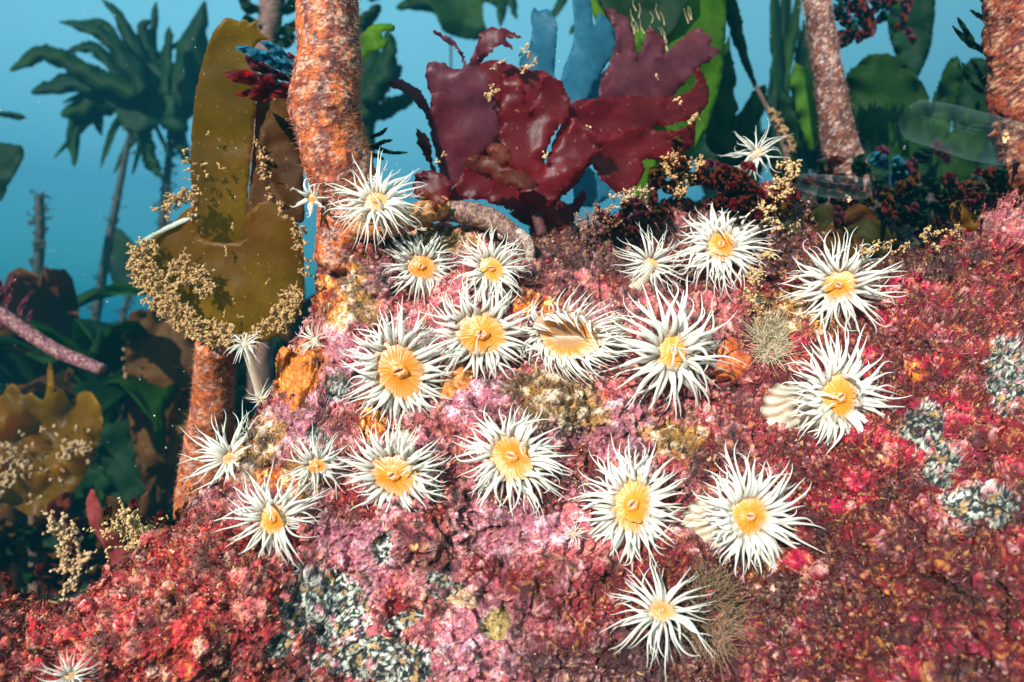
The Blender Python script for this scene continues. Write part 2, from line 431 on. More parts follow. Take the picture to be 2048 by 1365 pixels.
N160, N60, N40, N22, N12, N7 = wn(160, 1), wn(60, 2), wn(40, 3), wn(22, 4), wn(12, 5, 3), wn(6, 6, 2)
def lay(c, colr, m): 
    m = np.clip(m, 0, 1)[:, None]; return c * (1 - m) + np.array(colr) * m
col = np.tile(np.array((0.42, 0.115, 0.125)), (len(Gf), 1))
col = lay(col, (0.30, 0.09, 0.12), sstep(-0.05, 0.25, N160 + 0.4 * N40) * 0.7)           # mauve crust
col = lay(col, (0.23, 0.014, 0.020), sstep(-0.05, 0.12, N60 + 0.5 * N22) * 0.85)         # crimson film
col = lay(col, (0.66, 0.36, 0.36), sstep(0.12, 0.36, N22 - 0.4 * N60 + 0.2 * N7) * 0.65)   # pale crust
col = lay(col, (0.08, 0.018, 0.018), sstep(0.12, 0.3, N40 * 0.7 - N12 * 0.6) * 0.8)
# crimson-brown turf on the right and lower right
tr = sstep(1380, 1620, gpx + 160 * N160 + 60 * N40) * sstep(420, 520, gpy)
turf_r = tr
cr = np.tile(np.array((0.25, 0.016, 0.028)), (len(Gf), 1))
cr = lay(cr, (0.40, 0.035, 0.07), sstep(0.0, 0.2, N60 + 0.3 * N12))
cr = lay(cr, (0.09, 0.012, 0.012), sstep(0.0, 0.2, -N40 + 0.5 * N12) * 0.8)
cr = lay(cr, (0.5, 0.20, 0.20), sstep(0.24, 0.4, N22 + 0.3 * N60))
col = col * (1 - tr[:, None]) + cr * tr[:, None]
mx = blob(1360, 1290, 170, 110, -15, 0.5, 0.3) + blob(1160, 1330, 90, 60, 0, .4, .3); col = lay(col, (0.10, 0.014, 0.016), mx * 0.75)
mx = blob(1250, 1180, 150, 60, -25, 0.5, 0.4); col = lay(col, (0.22, 0.010, 0.02), mx * 0.8)
mq = blob(1800, 1180, 260, 190, 10, 0.6, 0.6); col = lay(col, (0.12, 0.016, 0.014), mq * 0.4)  # dark red-brown turf, deepened in colour for light falling off to the edge
mx = blob(1500, 1170, 120, 70, 20, 0.6, 0.4); col = lay(col, (0.09, 0.025, 0.012), mx * 0.75)
# lower left pink and salmon turf
tl = (1 - sstep(480, 700, gpx + 80 * N60)) * sstep(1000, 1080, gpy)
cl = np.tile(np.array((0.42, 0.045, 0.05)), (len(Gf), 1))
cl = lay(cl, (0.55, 0.17, 0.16), sstep(0.06, 0.28, N60 + 0.4 * N22))
cl = lay(cl, (0.16, 0.018, 0.010), sstep(0.02, 0.2, -N40 + 0.4 * N12) * 0.8)
cl = lay(cl, (0.65, 0.40, 0.32), sstep(0.24, 0.4, N22) * .7)
col = col * (1 - tl[:, None]) + cl * tl[:, None]
# smooth mauve crust with pale rims, upper left
for b in ((655, 740, 80, 75, -30), (590, 850, 60, 40, 20), (1230, 850, 90, 60, 10), (1010, 1060, 110, 50, 0), (950, 800, 80, 45, 0), (720, 1090, 90, 45, 20), (960, 1290, 70, 90, 0)):
    mk = blob(*b, 0.55, 0.10); col = lay(col, (0.42, 0.15, 0.19), mk * 0.8)
    rim = np.exp(-((mk - 0.45) / 0.22) ** 2) * (mk > .05); col = lay(col, (0.8, 0.5, 0.55), rim * 0.7)
    col = lay(col, (0.7, 0.42, 0.5), mk * sstep(0.12, 0.3, N22) * 0.7)
# tan and cream crusts
tan = 0
for b in ((1120, 800, 110, 60, 15), (700, 600, 60, 50, -40), (690, 520, 40, 40, 0), (1590, 625, 80, 50, 10), (1350, 880, 60, 35, 10), (520, 900, 55, 70, 20), (600, 960, 50, 40, 0), (880, 480, 90, 25, 5)):
    tan = np.maximum(tan, blob(*b, 0.6, 0.25, seed=1))
ct = np.tile(np.array((0.42, 0.22, 0.08)), (len(Gf), 1))
ct = lay(ct, (0.16, 0.09, 0.02), sstep(-0.02, 0.16, N40)); ct = lay(ct, (0.72, 0.55, 0.40), sstep(0.05, 0.22, N22))
col = col * (1 - tan[:, None] * 0.85) + ct * tan[:, None] * 0.85
# orange film
org_ = 0
for b in ((600, 745, 45, 70, 35), (660, 585, 28, 45, 10), (690, 480, 40, 60, 0), (560, 960, 50, 22, 20), (745, 830, 25, 50, 0), (1830, 750, 20, 15, 0), (1075, 610, 45, 28, 0)):
    org_ = np.maximum(org_, blob(*b, 0.55, 0.2))
co_ = lay(np.tile(np.array((0.62, 0.16, 0.015)), (len(Gf), 1)), (0.35, 0.035, 0.008), sstep(-0.05, 0.2, N22))
co_ = lay(co_, (0.8, 0.45, 0.2), sstep(0.1, 0.3, N12))
col = col * (1 - org_[:, None]) + co_ * org_[:, None]
# dark growth along the top, with dark holes and a purple shadow painted in
dk = blob(1180, 490, 190, 55, 0, 0.5, 0.3) + blob(1500, 440, 150, 50, 0, .5, .3) + blob(1760, 530, 190, 30, -5, .5, .3) + blob(770, 540, 55, 28, 30, .5, .3) * 0.6 + blob(1600, 520, 90, 60, 0, .5, .3) * .7
col = lay(col, (0.07, 0.018, 0.018), np.clip(dk, 0, 1) * 0.85)
# bare speckled granite showing through
gr = 0
for b in ((655, 1215, 95, 75, 25), (760, 1320, 125, 50, 8), (1950, 1015, 80, 42, -10), (2020, 745, 55, 72, 0), (1850, 860, 45, 60, -20), (1880, 940, 32, 45, 10), (675, 775, 24, 34, 0), (895, 1178, 50, 26, 30), (765, 1100, 22, 30, 0), (640, 890, 22, 40, -30), (810, 1240, 40, 14, -20), (870, 975, 14, 22, 0), (560, 1290, 30, 26, 0)):
    gr = np.maximum(gr, blob(*b, 0.45, 0.06))
gr = np.clip(gr, 0, 1)
cell = wn(6.5, 9, 2); cell2 = wn(15, 10, 2)
cg = np.tile(np.array((0.46, 0.42, 0.36)), (len(Gf), 1))
cg = lay(cg, (0.012, 0.022, 0.028), sstep(-0.20, -0.10, cell + 0.7 * cell2)); cg = lay(cg, (0.5, 0.30, 0.16), sstep(0.2, 0.3, cell2) * .8)
cg = lay(cg, (0.50, 0.20, 0.22), sstep(0.2, 0.3, N22) * 0.7)
rim = np.exp(-((gr - 0.3) / 0.2) ** 2) * (gr > .02)
col = col * (1 - gr[:, None]) + cg * gr[:, None]; col = lay(col, (0.85, 0.6, 0.6), rim * 0.8)
# hollow with a tan floor
hol = blob(990, 1250, 34, 30, 30, 0.35, 0.12); col = lay(col, (0.38, 0.26, 0.12), hol); col = lay(col, (0.9, 0.6, 0.6), np.exp(-((hol - 0.4) / 0.25) ** 2) * (hol > .05) * .8)
# gold-brown grit everywhere off the bare stone
grit = sstep(0.2, 0.30, N7 + 0.25 * N22) * (1 - gr) 
col = lay(col, (0.5, 0.28, 0.10), grit * 0.4)
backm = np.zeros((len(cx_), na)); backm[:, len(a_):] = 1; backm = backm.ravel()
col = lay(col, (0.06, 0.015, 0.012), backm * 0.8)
# overall value contrast of the crusts
for nf_, of_, am_ in ((N60, .06, .8), (N60, -.16, .6), (N40, .2, .5)):
    rim = np.exp(-((nf_ + .12 * N12 - of_) / 0.018) ** 2) * sstep(-.1, .15, N160 + .5 * N22) * (1 - gr)
    col = lay(col, (0.72, 0.42, 0.42), rim * am_ * .7)
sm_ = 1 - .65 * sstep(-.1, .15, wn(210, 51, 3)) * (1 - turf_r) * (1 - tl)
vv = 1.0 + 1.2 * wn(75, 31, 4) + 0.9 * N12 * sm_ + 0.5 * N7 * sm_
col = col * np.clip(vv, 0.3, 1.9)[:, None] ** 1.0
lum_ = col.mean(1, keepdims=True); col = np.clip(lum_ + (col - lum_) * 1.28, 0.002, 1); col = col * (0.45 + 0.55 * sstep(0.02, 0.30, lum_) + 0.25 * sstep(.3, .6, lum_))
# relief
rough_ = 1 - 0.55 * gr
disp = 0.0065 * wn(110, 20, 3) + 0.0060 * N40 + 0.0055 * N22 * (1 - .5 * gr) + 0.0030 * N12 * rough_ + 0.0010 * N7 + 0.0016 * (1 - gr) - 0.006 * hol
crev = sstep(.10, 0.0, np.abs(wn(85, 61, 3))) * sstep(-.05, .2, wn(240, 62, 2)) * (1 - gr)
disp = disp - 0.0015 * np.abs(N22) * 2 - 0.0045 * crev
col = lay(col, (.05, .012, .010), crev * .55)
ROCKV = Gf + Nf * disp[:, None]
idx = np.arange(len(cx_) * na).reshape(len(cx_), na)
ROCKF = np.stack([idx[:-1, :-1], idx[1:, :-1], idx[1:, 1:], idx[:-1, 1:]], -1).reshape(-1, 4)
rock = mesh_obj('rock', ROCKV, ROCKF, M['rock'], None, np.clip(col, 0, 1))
tag(rock, kind='structure')
GRID = ROCKV.reshape(len(cx_), na, 3)
bvh = BVHTree.FromPolygons([tuple(v) for v in GRID[::3, ::3].reshape(-1, 3)],
    (lambda i: np.stack([i[:-1, :-1], i[1:, :-1], i[1:, 1:], i[:-1, 1:]], -1).reshape(-1, 4).tolist())(np.arange(len(GRID[::3, ::3].reshape(-1, 3))).reshape(GRID[::3, ::3].shape[:2])))
def on_rock(px, py, default=0.42):
    h = bvh.ray_cast(Vector((0, 0, 0)), Vector(P(px, py, 1)))
    if h[0] is None: return P(px, py, default), np.array((0, -1, 0.2))
    n = np.array(h[1]); 
    if n[1] > 0: n = -n
    return np.array(h[0]), n

# turf: short filaments and flakes over the crust
rnd = np.random.RandomState(3)
areaw = (np.linalg.norm(np.cross(dU, dV), axis=2)).ravel()
infr = (gpx > -200) & (gpx < 2420) & (gpy < 1480) & (gpy > 250)
bald = np.maximum.reduce([gr, org_ * 0.8, hol])
tw = np.clip(0.07 + 0.9 * turf_r + 1.0 * tl + 0.8 * np.clip(dk, 0, 1) + 0.5 * sstep(0, .25, N60) + mx, 0, 1.4) * (1 - bald) * sstep(-0.15, 0.1, N22 + 0.2)
bk = np.zeros((len(cx_), na)); bk[:, :len(a_) + 10] = 1
pw = areaw * infr * tw * bk.ravel(); pw /= pw.sum()
def turf_part(name, NT, lnk, wk, gran, lab):
    ti = rnd.choice(len(Gf), NT, p=pw)
    nn = Nf[ti]; base = ROCKV[ti] + rnd.normal(0, 0.0004, (NT, 3))
    tc = col[ti] * rnd.uniform(0.45, 1.55, (NT, 1)) * np.array((1.1, .9, .9)); pick = rnd.rand(NT)
    tc[pick < 0.13] = np.array((0.55, 0.33, 0.14)) * rnd.uniform(0.4, 1.2, ((pick < 0.13).sum(), 1))
    tc[(pick > 0.13) & (pick < 0.34)] = np.array((0.24, 0.012, 0.02))
    tc[(pick > 0.34) & (pick < 0.46)] = np.array((0.07, 0.012, 0.008))
    tc[pick > 0.985] = (0.65, 0.42, 0.36)
    if gran:                                       # tiny rounded crumbs
        O = np.array([(1, 0, 0), (-1, 0, 0), (0, 1, 0), (0, -1, 0), (0, 0, 1), (0, 0, -1)], float)
        OF = np.array([(0, 2, 4), (2, 1, 4), (1, 3, 4), (3, 0, 4), (2, 0, 5), (1, 2, 5), (3, 1, 5), (0, 3, 5)])
        r_ = rnd.gamma(3, .33, (NT, 1, 1)) * wk; V = (base + nn * rnd.uniform(0, .0012, (NT, 1)))[:, None] + O[None] * r_ * rnd.uniform(.6, 1.6, (NT, 6, 1))
        Fq = (OF[None] + (np.arange(NT) * 6)[:, None, None]).reshape(-1, 3)
        return V.reshape(-1, 3), Fq, np.repeat(tc, 6, 0)
    ln = rnd.gamma(3, 0.33, NT)[:, None] * lnk + 0.0004
    dr = nn * 0.55 + rnd.normal(0, 0.6, (NT, 3)) + np.array((0.1, -0.1, 0.0)); dr /= np.linalg.norm(dr, axis=1)[:, None]
    dr2 = dr + rnd.normal(0, 0.9, (NT, 3)); dr2 /= np.linalg.norm(dr2, axis=1)[:, None]
    sd_ = np.cross(dr, rnd.normal(size=(NT, 3))); sd_ /= np.linalg.norm(sd_, axis=1)[:, None]
    wd_ = (rnd.gamma(2.0, 0.5, NT)[:, None]) * wk + 0.00004
    p0 = base - nn * 0.0006; p1 = base + dr * ln * 0.5; p2 = p1 + dr2 * ln * 0.6
    TV = np.stack([p0 - sd_ * wd_, p0 + sd_ * wd_, p1 - sd_ * wd_ * 1.3, p1 + sd_ * wd_ * 1.3, p2 - sd_ * wd_ * .4, p2 + sd_ * wd_ * .4], 1).reshape(-1, 3)
    b6 = (np.arange(NT) * 6)[:, None]
    return TV, np.concatenate([b6 + np.array(t_) for t_ in ((0, 1, 3), (0, 3, 2), (2, 3, 5), (2, 5, 4))]), np.repeat(tc, 6, 0)
def knob_part(NT, wk):
    pk_ = areaw * infr * bk.ravel() * (1 - bald) * (1 - .6 * turf_r) * sstep(.02, .2, wn(130, 44, 3)); pk_ /= pk_.sum()
    ti = rnd.choice(len(Gf), NT, p=pk_); r_ = rnd.gamma(3, .33, (NT, 1, 1)) * wk
    V = (ROCKV[ti] - Nf[ti] * .0002)[:, None] + ICO_V[None] * r_ * rnd.uniform(.8, 1.3, (NT, 1, 3))
    c_ = lay(np.clip(col[ti] * 1.15, 0, 1), (.62, .30, .28), rnd.uniform(0, .6, NT))
    c_[rnd.rand(NT) < .12] = (.35, .02, .05)
    cc_ = np.repeat(c_, len(ICO_V), 0) * rnd.uniform(.8, 1.15, (NT * len(ICO_V), 1))
    return V.reshape(-1, 3), (ICO_F[None] + (np.arange(NT) * len(ICO_V))[:, None, None]).reshape(-1, 3), cc_
parts_ = [turf_part('a', 62000, .0011, .00012, False, ''), turf_part('b', 26000, .0014, .00034, False, ''), turf_part('c', 75000, 0, .00024, True, ''), knob_part(5200, .00075)]
off = 0; VV, FF, CC = [], [], []
for v_, f_, c_ in parts_:
    VV.append(v_); FF.append(f_ + off); CC.append(c_); off += len(v_)
tag(mesh_obj('algal_turf', np.concatenate(VV), np.concatenate(FF), M['turf'], None, np.clip(np.concatenate(CC), 0, 1), smooth=False),
    'low fuzzy turf of red, brown and pink weed coating the rock', 'seaweed turf', kind='stuff')

# ------------------------------------------------------------------ anemones
UP = np.array((0, 0, 1.0)); RT = np.array((1.0, 0, 0))
def anemone(px, py, Rr, rd, tilt=(0, 0), base=None, n=70, grey=0.0, curl=0.5, lift=0.016, label='', dark=0.5, hooked=0.12, seed=0,
            drift=(0, 0), colw=0.75, fold=0.0, orange=1.0, ecc=1.0, rot=0, Y=None, thick=1.0, stripes=True, closed=0.0, gape=False, short=None):
    rnd = np.random.RandomState(seed * 13 + 7)
    hit, hn = on_rock(px, py)
    if Y: hit = P(px, py, Y)
    Yd = hit[1] - (lift if (Y or lift < .01) else max(lift, Rr * .00029 * .62))
    n = int(n * 1.5) if Rr > 60 else n
    Ctr = P(px, py, Yd)
    k = Yd / F                                     # metres per photo pixel here
    toC = -Ctr / np.linalg.norm(Ctr)
    n_ = toC + RT * tilt[0] + UP * tilt[1]; n_ /= np.linalg.norm(n_)
    e1 = np.cross(UP, n_); e1 /= np.linalg.norm(e1); e1 = -e1 if e1[0] < 0 else e1
    e2 = np.cross(n_, e1); e2 = -e2 if e2[2] < 0 else e2
    bx = base or (px + tilt[0] * -10, py + 14)
    Bp = on_rock(*bx)[0] if not Y or base is None else P(bx[0], bx[1], Y + 0.004)
    if base is None and Y: Bp = P(bx[0], bx[1], Y + 0.01)
    root = empty('sea_anemone', Bp, label, 'sea anemone', 'white-tentacled anemones growing on the rock')
    r_d, r_o = rd * k, Rr * k
    # column: from a flared foot up to the disc's rim, with long stripes
    m = 14; t = np.linspace(0, 1, m)
    mid = (Bp + Ctr) / 2 - n_ * 0.002 + np.array((0, 0, 0))
    S = Bp - toC * 0.008
    E = Ctr - n_ * r_d * 0.42
    path = ((1 - t) ** 2)[:, None] * (S + np.array((0, 0.003, 0))) + (2 * t * (1 - t))[:, None] * mid + (t ** 2)[:, None] * E
    rc = max(r_d * colw, r_o * 0.22)
    rad = rc * (1.12 - 0.5 * t + 0.38 * t ** 2); rad[-1] = r_d * 0.93; rad[-2] = max(rad[-2], r_d * 0.8); rad = rad * (1 + .45 * np.exp(-(t / .16) ** 2)); rad[0] *= 0.25
    sides = 120
    V, q, _ = tubes(path[None], rad[None], sides)
    ang = np.tile(np.arange(sides), m); tt = np.repeat(t, sides)
    st = (np.sin(ang / sides * 2 * np.pi * 17 + 2.2 * fbm(V / 0.007 + seed, 2)) * 0.5 + 0.5) ** 2 * (.7 + .6 * np.sin(ang * .37) ** 2)
    st = np.clip(st, 0, 1)
    cc = np.array((0.74, 0.62, 0.48))[None] * (1 - st[:, None] * 0.85) + np.array((0.36, 0.19, 0.09))[None] * st[:, None] * 0.85
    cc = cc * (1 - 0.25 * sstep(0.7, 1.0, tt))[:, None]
    V = V + (V - np.repeat(path, sides, 0)) * (0.05 * st[:, None] * -1 + 0.08 * fbm(V / 0.006 + seed, 2)[:, None])
    mesh_obj('column', V, q, M['column'], root, cc)
    # oral disc, a shallow cone with fine rays
    nr, ns = 18, 160
    rr = np.linspace(0, 1, nr) ** 0.9; th = np.arange(ns) / ns * 2 * np.pi
    RRr, TH = np.meshgrid(rr, th, indexing='ij')
    wob = 1 + 0.10 * np.sin(2 * TH + seed) + 0.05 * np.sin(3 * TH + seed * 2)
    x = RRr * r_d * np.cos(TH) * ecc * wob; y = RRr * r_d * np.sin(TH) / ecc * wob
    c_, s_ = math.cos(R(rot)), math.sin(R(rot)); x, y = x * c_ - y * s_, x * s_ + y * c_
    ray = fbm(np.stack([np.cos(TH).ravel() * 17, np.sin(TH).ravel() * 17, RRr.ravel() * 1.2 + seed], 1), 3, .7).reshape(TH.shape)
    h = r_d * (0.30 * np.exp(-(RRr / 0.24) ** 2) - 0.30 * np.exp(-(RRr / 0.16) ** 2) + 0.025 * ray * RRr) * (0.0 if gape else 1.0) + r_d * (0.04 * ray * RRr - 0.18 * RRr ** 3) + r_d * fold * np.abs(y / r_d) ** 1.5
    V = Ctr + x[..., None] * e1 + y[..., None] * e2 + h[..., None] * n_
    idx = np.arange(nr * ns).reshape(nr, ns)
    q = np.stack([idx[:-1], idx[1:], np.roll(idx[1:], -1, 1), np.roll(idx[:-1], -1, 1)], -1).reshape(-1, 4)
    cd = np.tile(np.array((0.74, 0.205, 0.010)), (nr * ns, 1)); fr = RRr.ravel(); ryf = ray.ravel()
    cd = lay(cd, (0.84, 0.31, 0.03), sstep(-0.05, 0.3, ryf) * 0.7)
    cd = lay(cd, (0.42, 0.14, 0.02), sstep(-0.04, 0.2, -ryf) * sstep(0.2, 0.8, fr) * 0.6)
    cd = lay(cd, (0.82, 0.66, 0.50), sstep(0.62, 1.0, fr + .6 * ryf) * .75)
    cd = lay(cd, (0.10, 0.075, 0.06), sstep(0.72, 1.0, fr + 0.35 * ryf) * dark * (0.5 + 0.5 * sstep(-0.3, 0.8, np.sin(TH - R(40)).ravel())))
    if gape: cd = lay(cd, (0.34, 0.17, 0.08), (1 - sstep(.3, .8, fr + .1 * ryf)) * .95)
    if orange < 1: cd = lay(cd, (0.62, 0.50, 0.44), np.full(len(fr), 1 - orange))
    jt = 0.0 if gape else rnd.uniform(-1, 1); cd = lay(cd, (.86, .36, .05) if jt > 0 else (.62, .14, .008), np.full(len(fr), abs(jt) * .45)); cd = lay(cd, (.88, .42, .10), (0 if gape else 1) * (.5 + .5 * np.sin(TH.ravel() + seed)) * .35 * sstep(.2, .8, fr))
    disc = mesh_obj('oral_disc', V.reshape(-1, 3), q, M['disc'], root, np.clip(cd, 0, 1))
    if rd > 17 and not gape:                      # wrinkled lips of the mouth
        na_, nf = 40, 9; a = np.linspace(0, 2 * np.pi, na_, endpoint=False); f2 = np.linspace(1, 0.04, nf)
        A_, F2 = np.meshgrid(a, f2); lp = 0.30 * r_d * (1 + 0.10 * np.sin(2 * A_ + seed) + 0.06 * np.sin(5 * A_ + seed))
        wr = fbm(np.stack([np.cos(A_).ravel() * F2.ravel() * 5, np.sin(A_).ravel() * F2.ravel() * 5, np.full(A_.size, seed * 1.7)], 1), 3, .7).reshape(A_.shape)
        slit = np.exp(-((F2 * np.sin(A_ + seed)) / 0.14) ** 2) * (F2 < .62)
        hh = r_d * (0.13 + 0.10 * np.sin(np.clip((1 - F2) * 2.2, 0, 1.2)) + 0.10 * wr * (F2 < .8) - 0.14 * slit)
        V = (Ctr + (lp * F2 * np.cos(A_))[..., None] * e1 + (lp * F2 * .88 * np.sin(A_))[..., None] * e2 + hh[..., None] * n_).reshape(-1, 3)
        idx = np.arange(nf * na_).reshape(nf, na_)
        q = np.stack([idx[:-1], idx[1:], np.roll(idx[1:], -1, 1), np.roll(idx[:-1], -1, 1)], -1).reshape(-1, 4)
        lc = lay(np.tile(np.array((.85, .25, .02)), (nf * na_, 1)), (.85, .45, .30), sstep(.75, .5, F2.ravel()) * .9)
        lc = lay(lc, (.5, .10, .02), np.clip(slit.ravel() + sstep(0.1, .4, -wr.ravel()) * .5, 0, .9))
        mesh_obj('mouth', V, q, M['disc'], disc, lc)
    # tentacles in three rings, integrated along bending directions
    K = 18; s = np.linspace(0, 1, K)
    ring = rnd.choice([0, 1, 2], n, p=(0.26, 0.34, 0.40))
    phi = (np.arange(n) / n + rnd.normal(0, 0.35 / n, n)) * 2 * np.pi
    L0 = (r_o - r_d * 1.0) * rnd.uniform(0.82, 1.38, n) * np.array((1.12, 1.12, 0.98))[ring]
    th0 = np.array((R(46), R(24), R(-2)))[ring] + (.5 if gape else 0) + rnd.normal(0, 0.16, n)
    th1 = np.array((R(-22), R(-16), R(-30)))[ring] + rnd.normal(0, 0.25, n) + closed * 1.2
    if short is not None: L0 = L0 * (1 - .42 * np.clip(np.cos(phi - R(short)), 0, 1))
    inward = (rnd.rand(n) < hooked * (0.7 if gape else 0.15)) & (ring == 0)
    if gape: inward = (np.sin(phi) > .35) & (rnd.rand(n) < .8) & (ring < 2)
    psi0 = rnd.normal(0, 0.16, n); psi1 = rnd.normal(0, 0.30 + 0.28 * curl, n)
    hook = rnd.normal(0, 0.9, n) * curl; sgn = rnd.choice([-1, 1], n)
    rr0 = r_d * np.array((0.86, 0.98, 1.04))[ring]
    cxp = rr0 * np.cos(phi) * ecc * (1 + 0.10 * np.sin(2 * phi + seed)); cyp = rr0 * np.sin(phi) / ecc * (1 + 0.10 * np.sin(2 * phi + seed))
    cxp, cyp = cxp * c_ - cyp * s_, cxp * s_ + cyp * c_
    phr = phi + R(rot)
    start = Ctr + cxp[:, None] * e1 + cyp[:, None] * e2 + (r_d * (np.array((-0.10, -0.14, -0.22))[ring] + fold * np.abs(cyp / r_d) ** 1.5))[:, None] * n_
    path = np.zeros((n, K, 3)); p = start.copy()
    dv = e1 * drift[0] + e2 * drift[1]
    for j in range(K):
        path[:, j] = p
        u = s[j]
        th_ = th0 * (1 - sstep(0, 0.55, u)) + th1 * sstep(0, 0.55, u) + 0.5 * sstep(0.72, 1, u) * sgn * 0.6
        th_ = np.where(inward, R(75) + 1.4 * sstep(0, 0.5, u), th_)
        ps = psi0 + psi1 * np.sin(u * 3.6 + psi0 * 5) + hook * sstep(0.62, 1.0, u) * 1.3
        az = phr + ps
        dirv = (np.cos(th_) * np.cos(az))[:, None] * e1 + (np.cos(th_) * np.sin(az))[:, None] * e2 + np.sin(th_)[:, None] * n_ + dv * (0.2 + u)
        dirv /= np.linalg.norm(dirv, axis=1)[:, None]
        p = p + dirv * (L0 * np.where(inward, 0.75, 1.0) * 1.10 / (K - 1))[:, None]
    r0 = r_o * 0.030 * rnd.uniform(0.78, 1.15, n) * np.array((1.15, 1.0, 0.8))[ring] * thick
    prof = np.interp(s, (0, .08, .25, .5, .7, .86, .96, 1), (.85, 1.06, .98, .68, .43, .25, .15, .03))
    rad = r0[:, None] * prof[None]
    g = np.clip(rnd.uniform(-0.4, 0.25, n) + grey * .8, 0, 0.9)
    white = np.array((0.94, 0.87, 0.79)); gry = np.array((0.42, 0.36, 0.30))
    tcol = np.zeros((n, K, 3))
    for j in range(K):
        gg = np.clip(g * (1 - 0.75 * s[j]) + 0.75 * (1 - sstep(0.0, 0.20, s[j])) * np.where(ring == 0, 0.2, 0.75) * (0.4 + dark), 0, 0.92)
        # the arms rise out of the tinted rim of the disc
        tcol[:, j] = white * (1 - gg[:, None]) + gry * gg[:, None]
    bl = (1 - sstep(0.0, 0.13, s))[None, :, None] * np.where(ring == 2, .3, .6)[:, None, None] * min(1, orange + .2)
    tcol = tcol * (1 - bl) + np.array((.74, .46, .24)) * bl
    V, q, cc = tubes(path, rad, 9, tcol)
    # tips closed by a fan-less pinch (last ring radius is nearly nil)
    mesh_obj('tentacle_crown', V, q, M['tent'], root, cc)
    return root
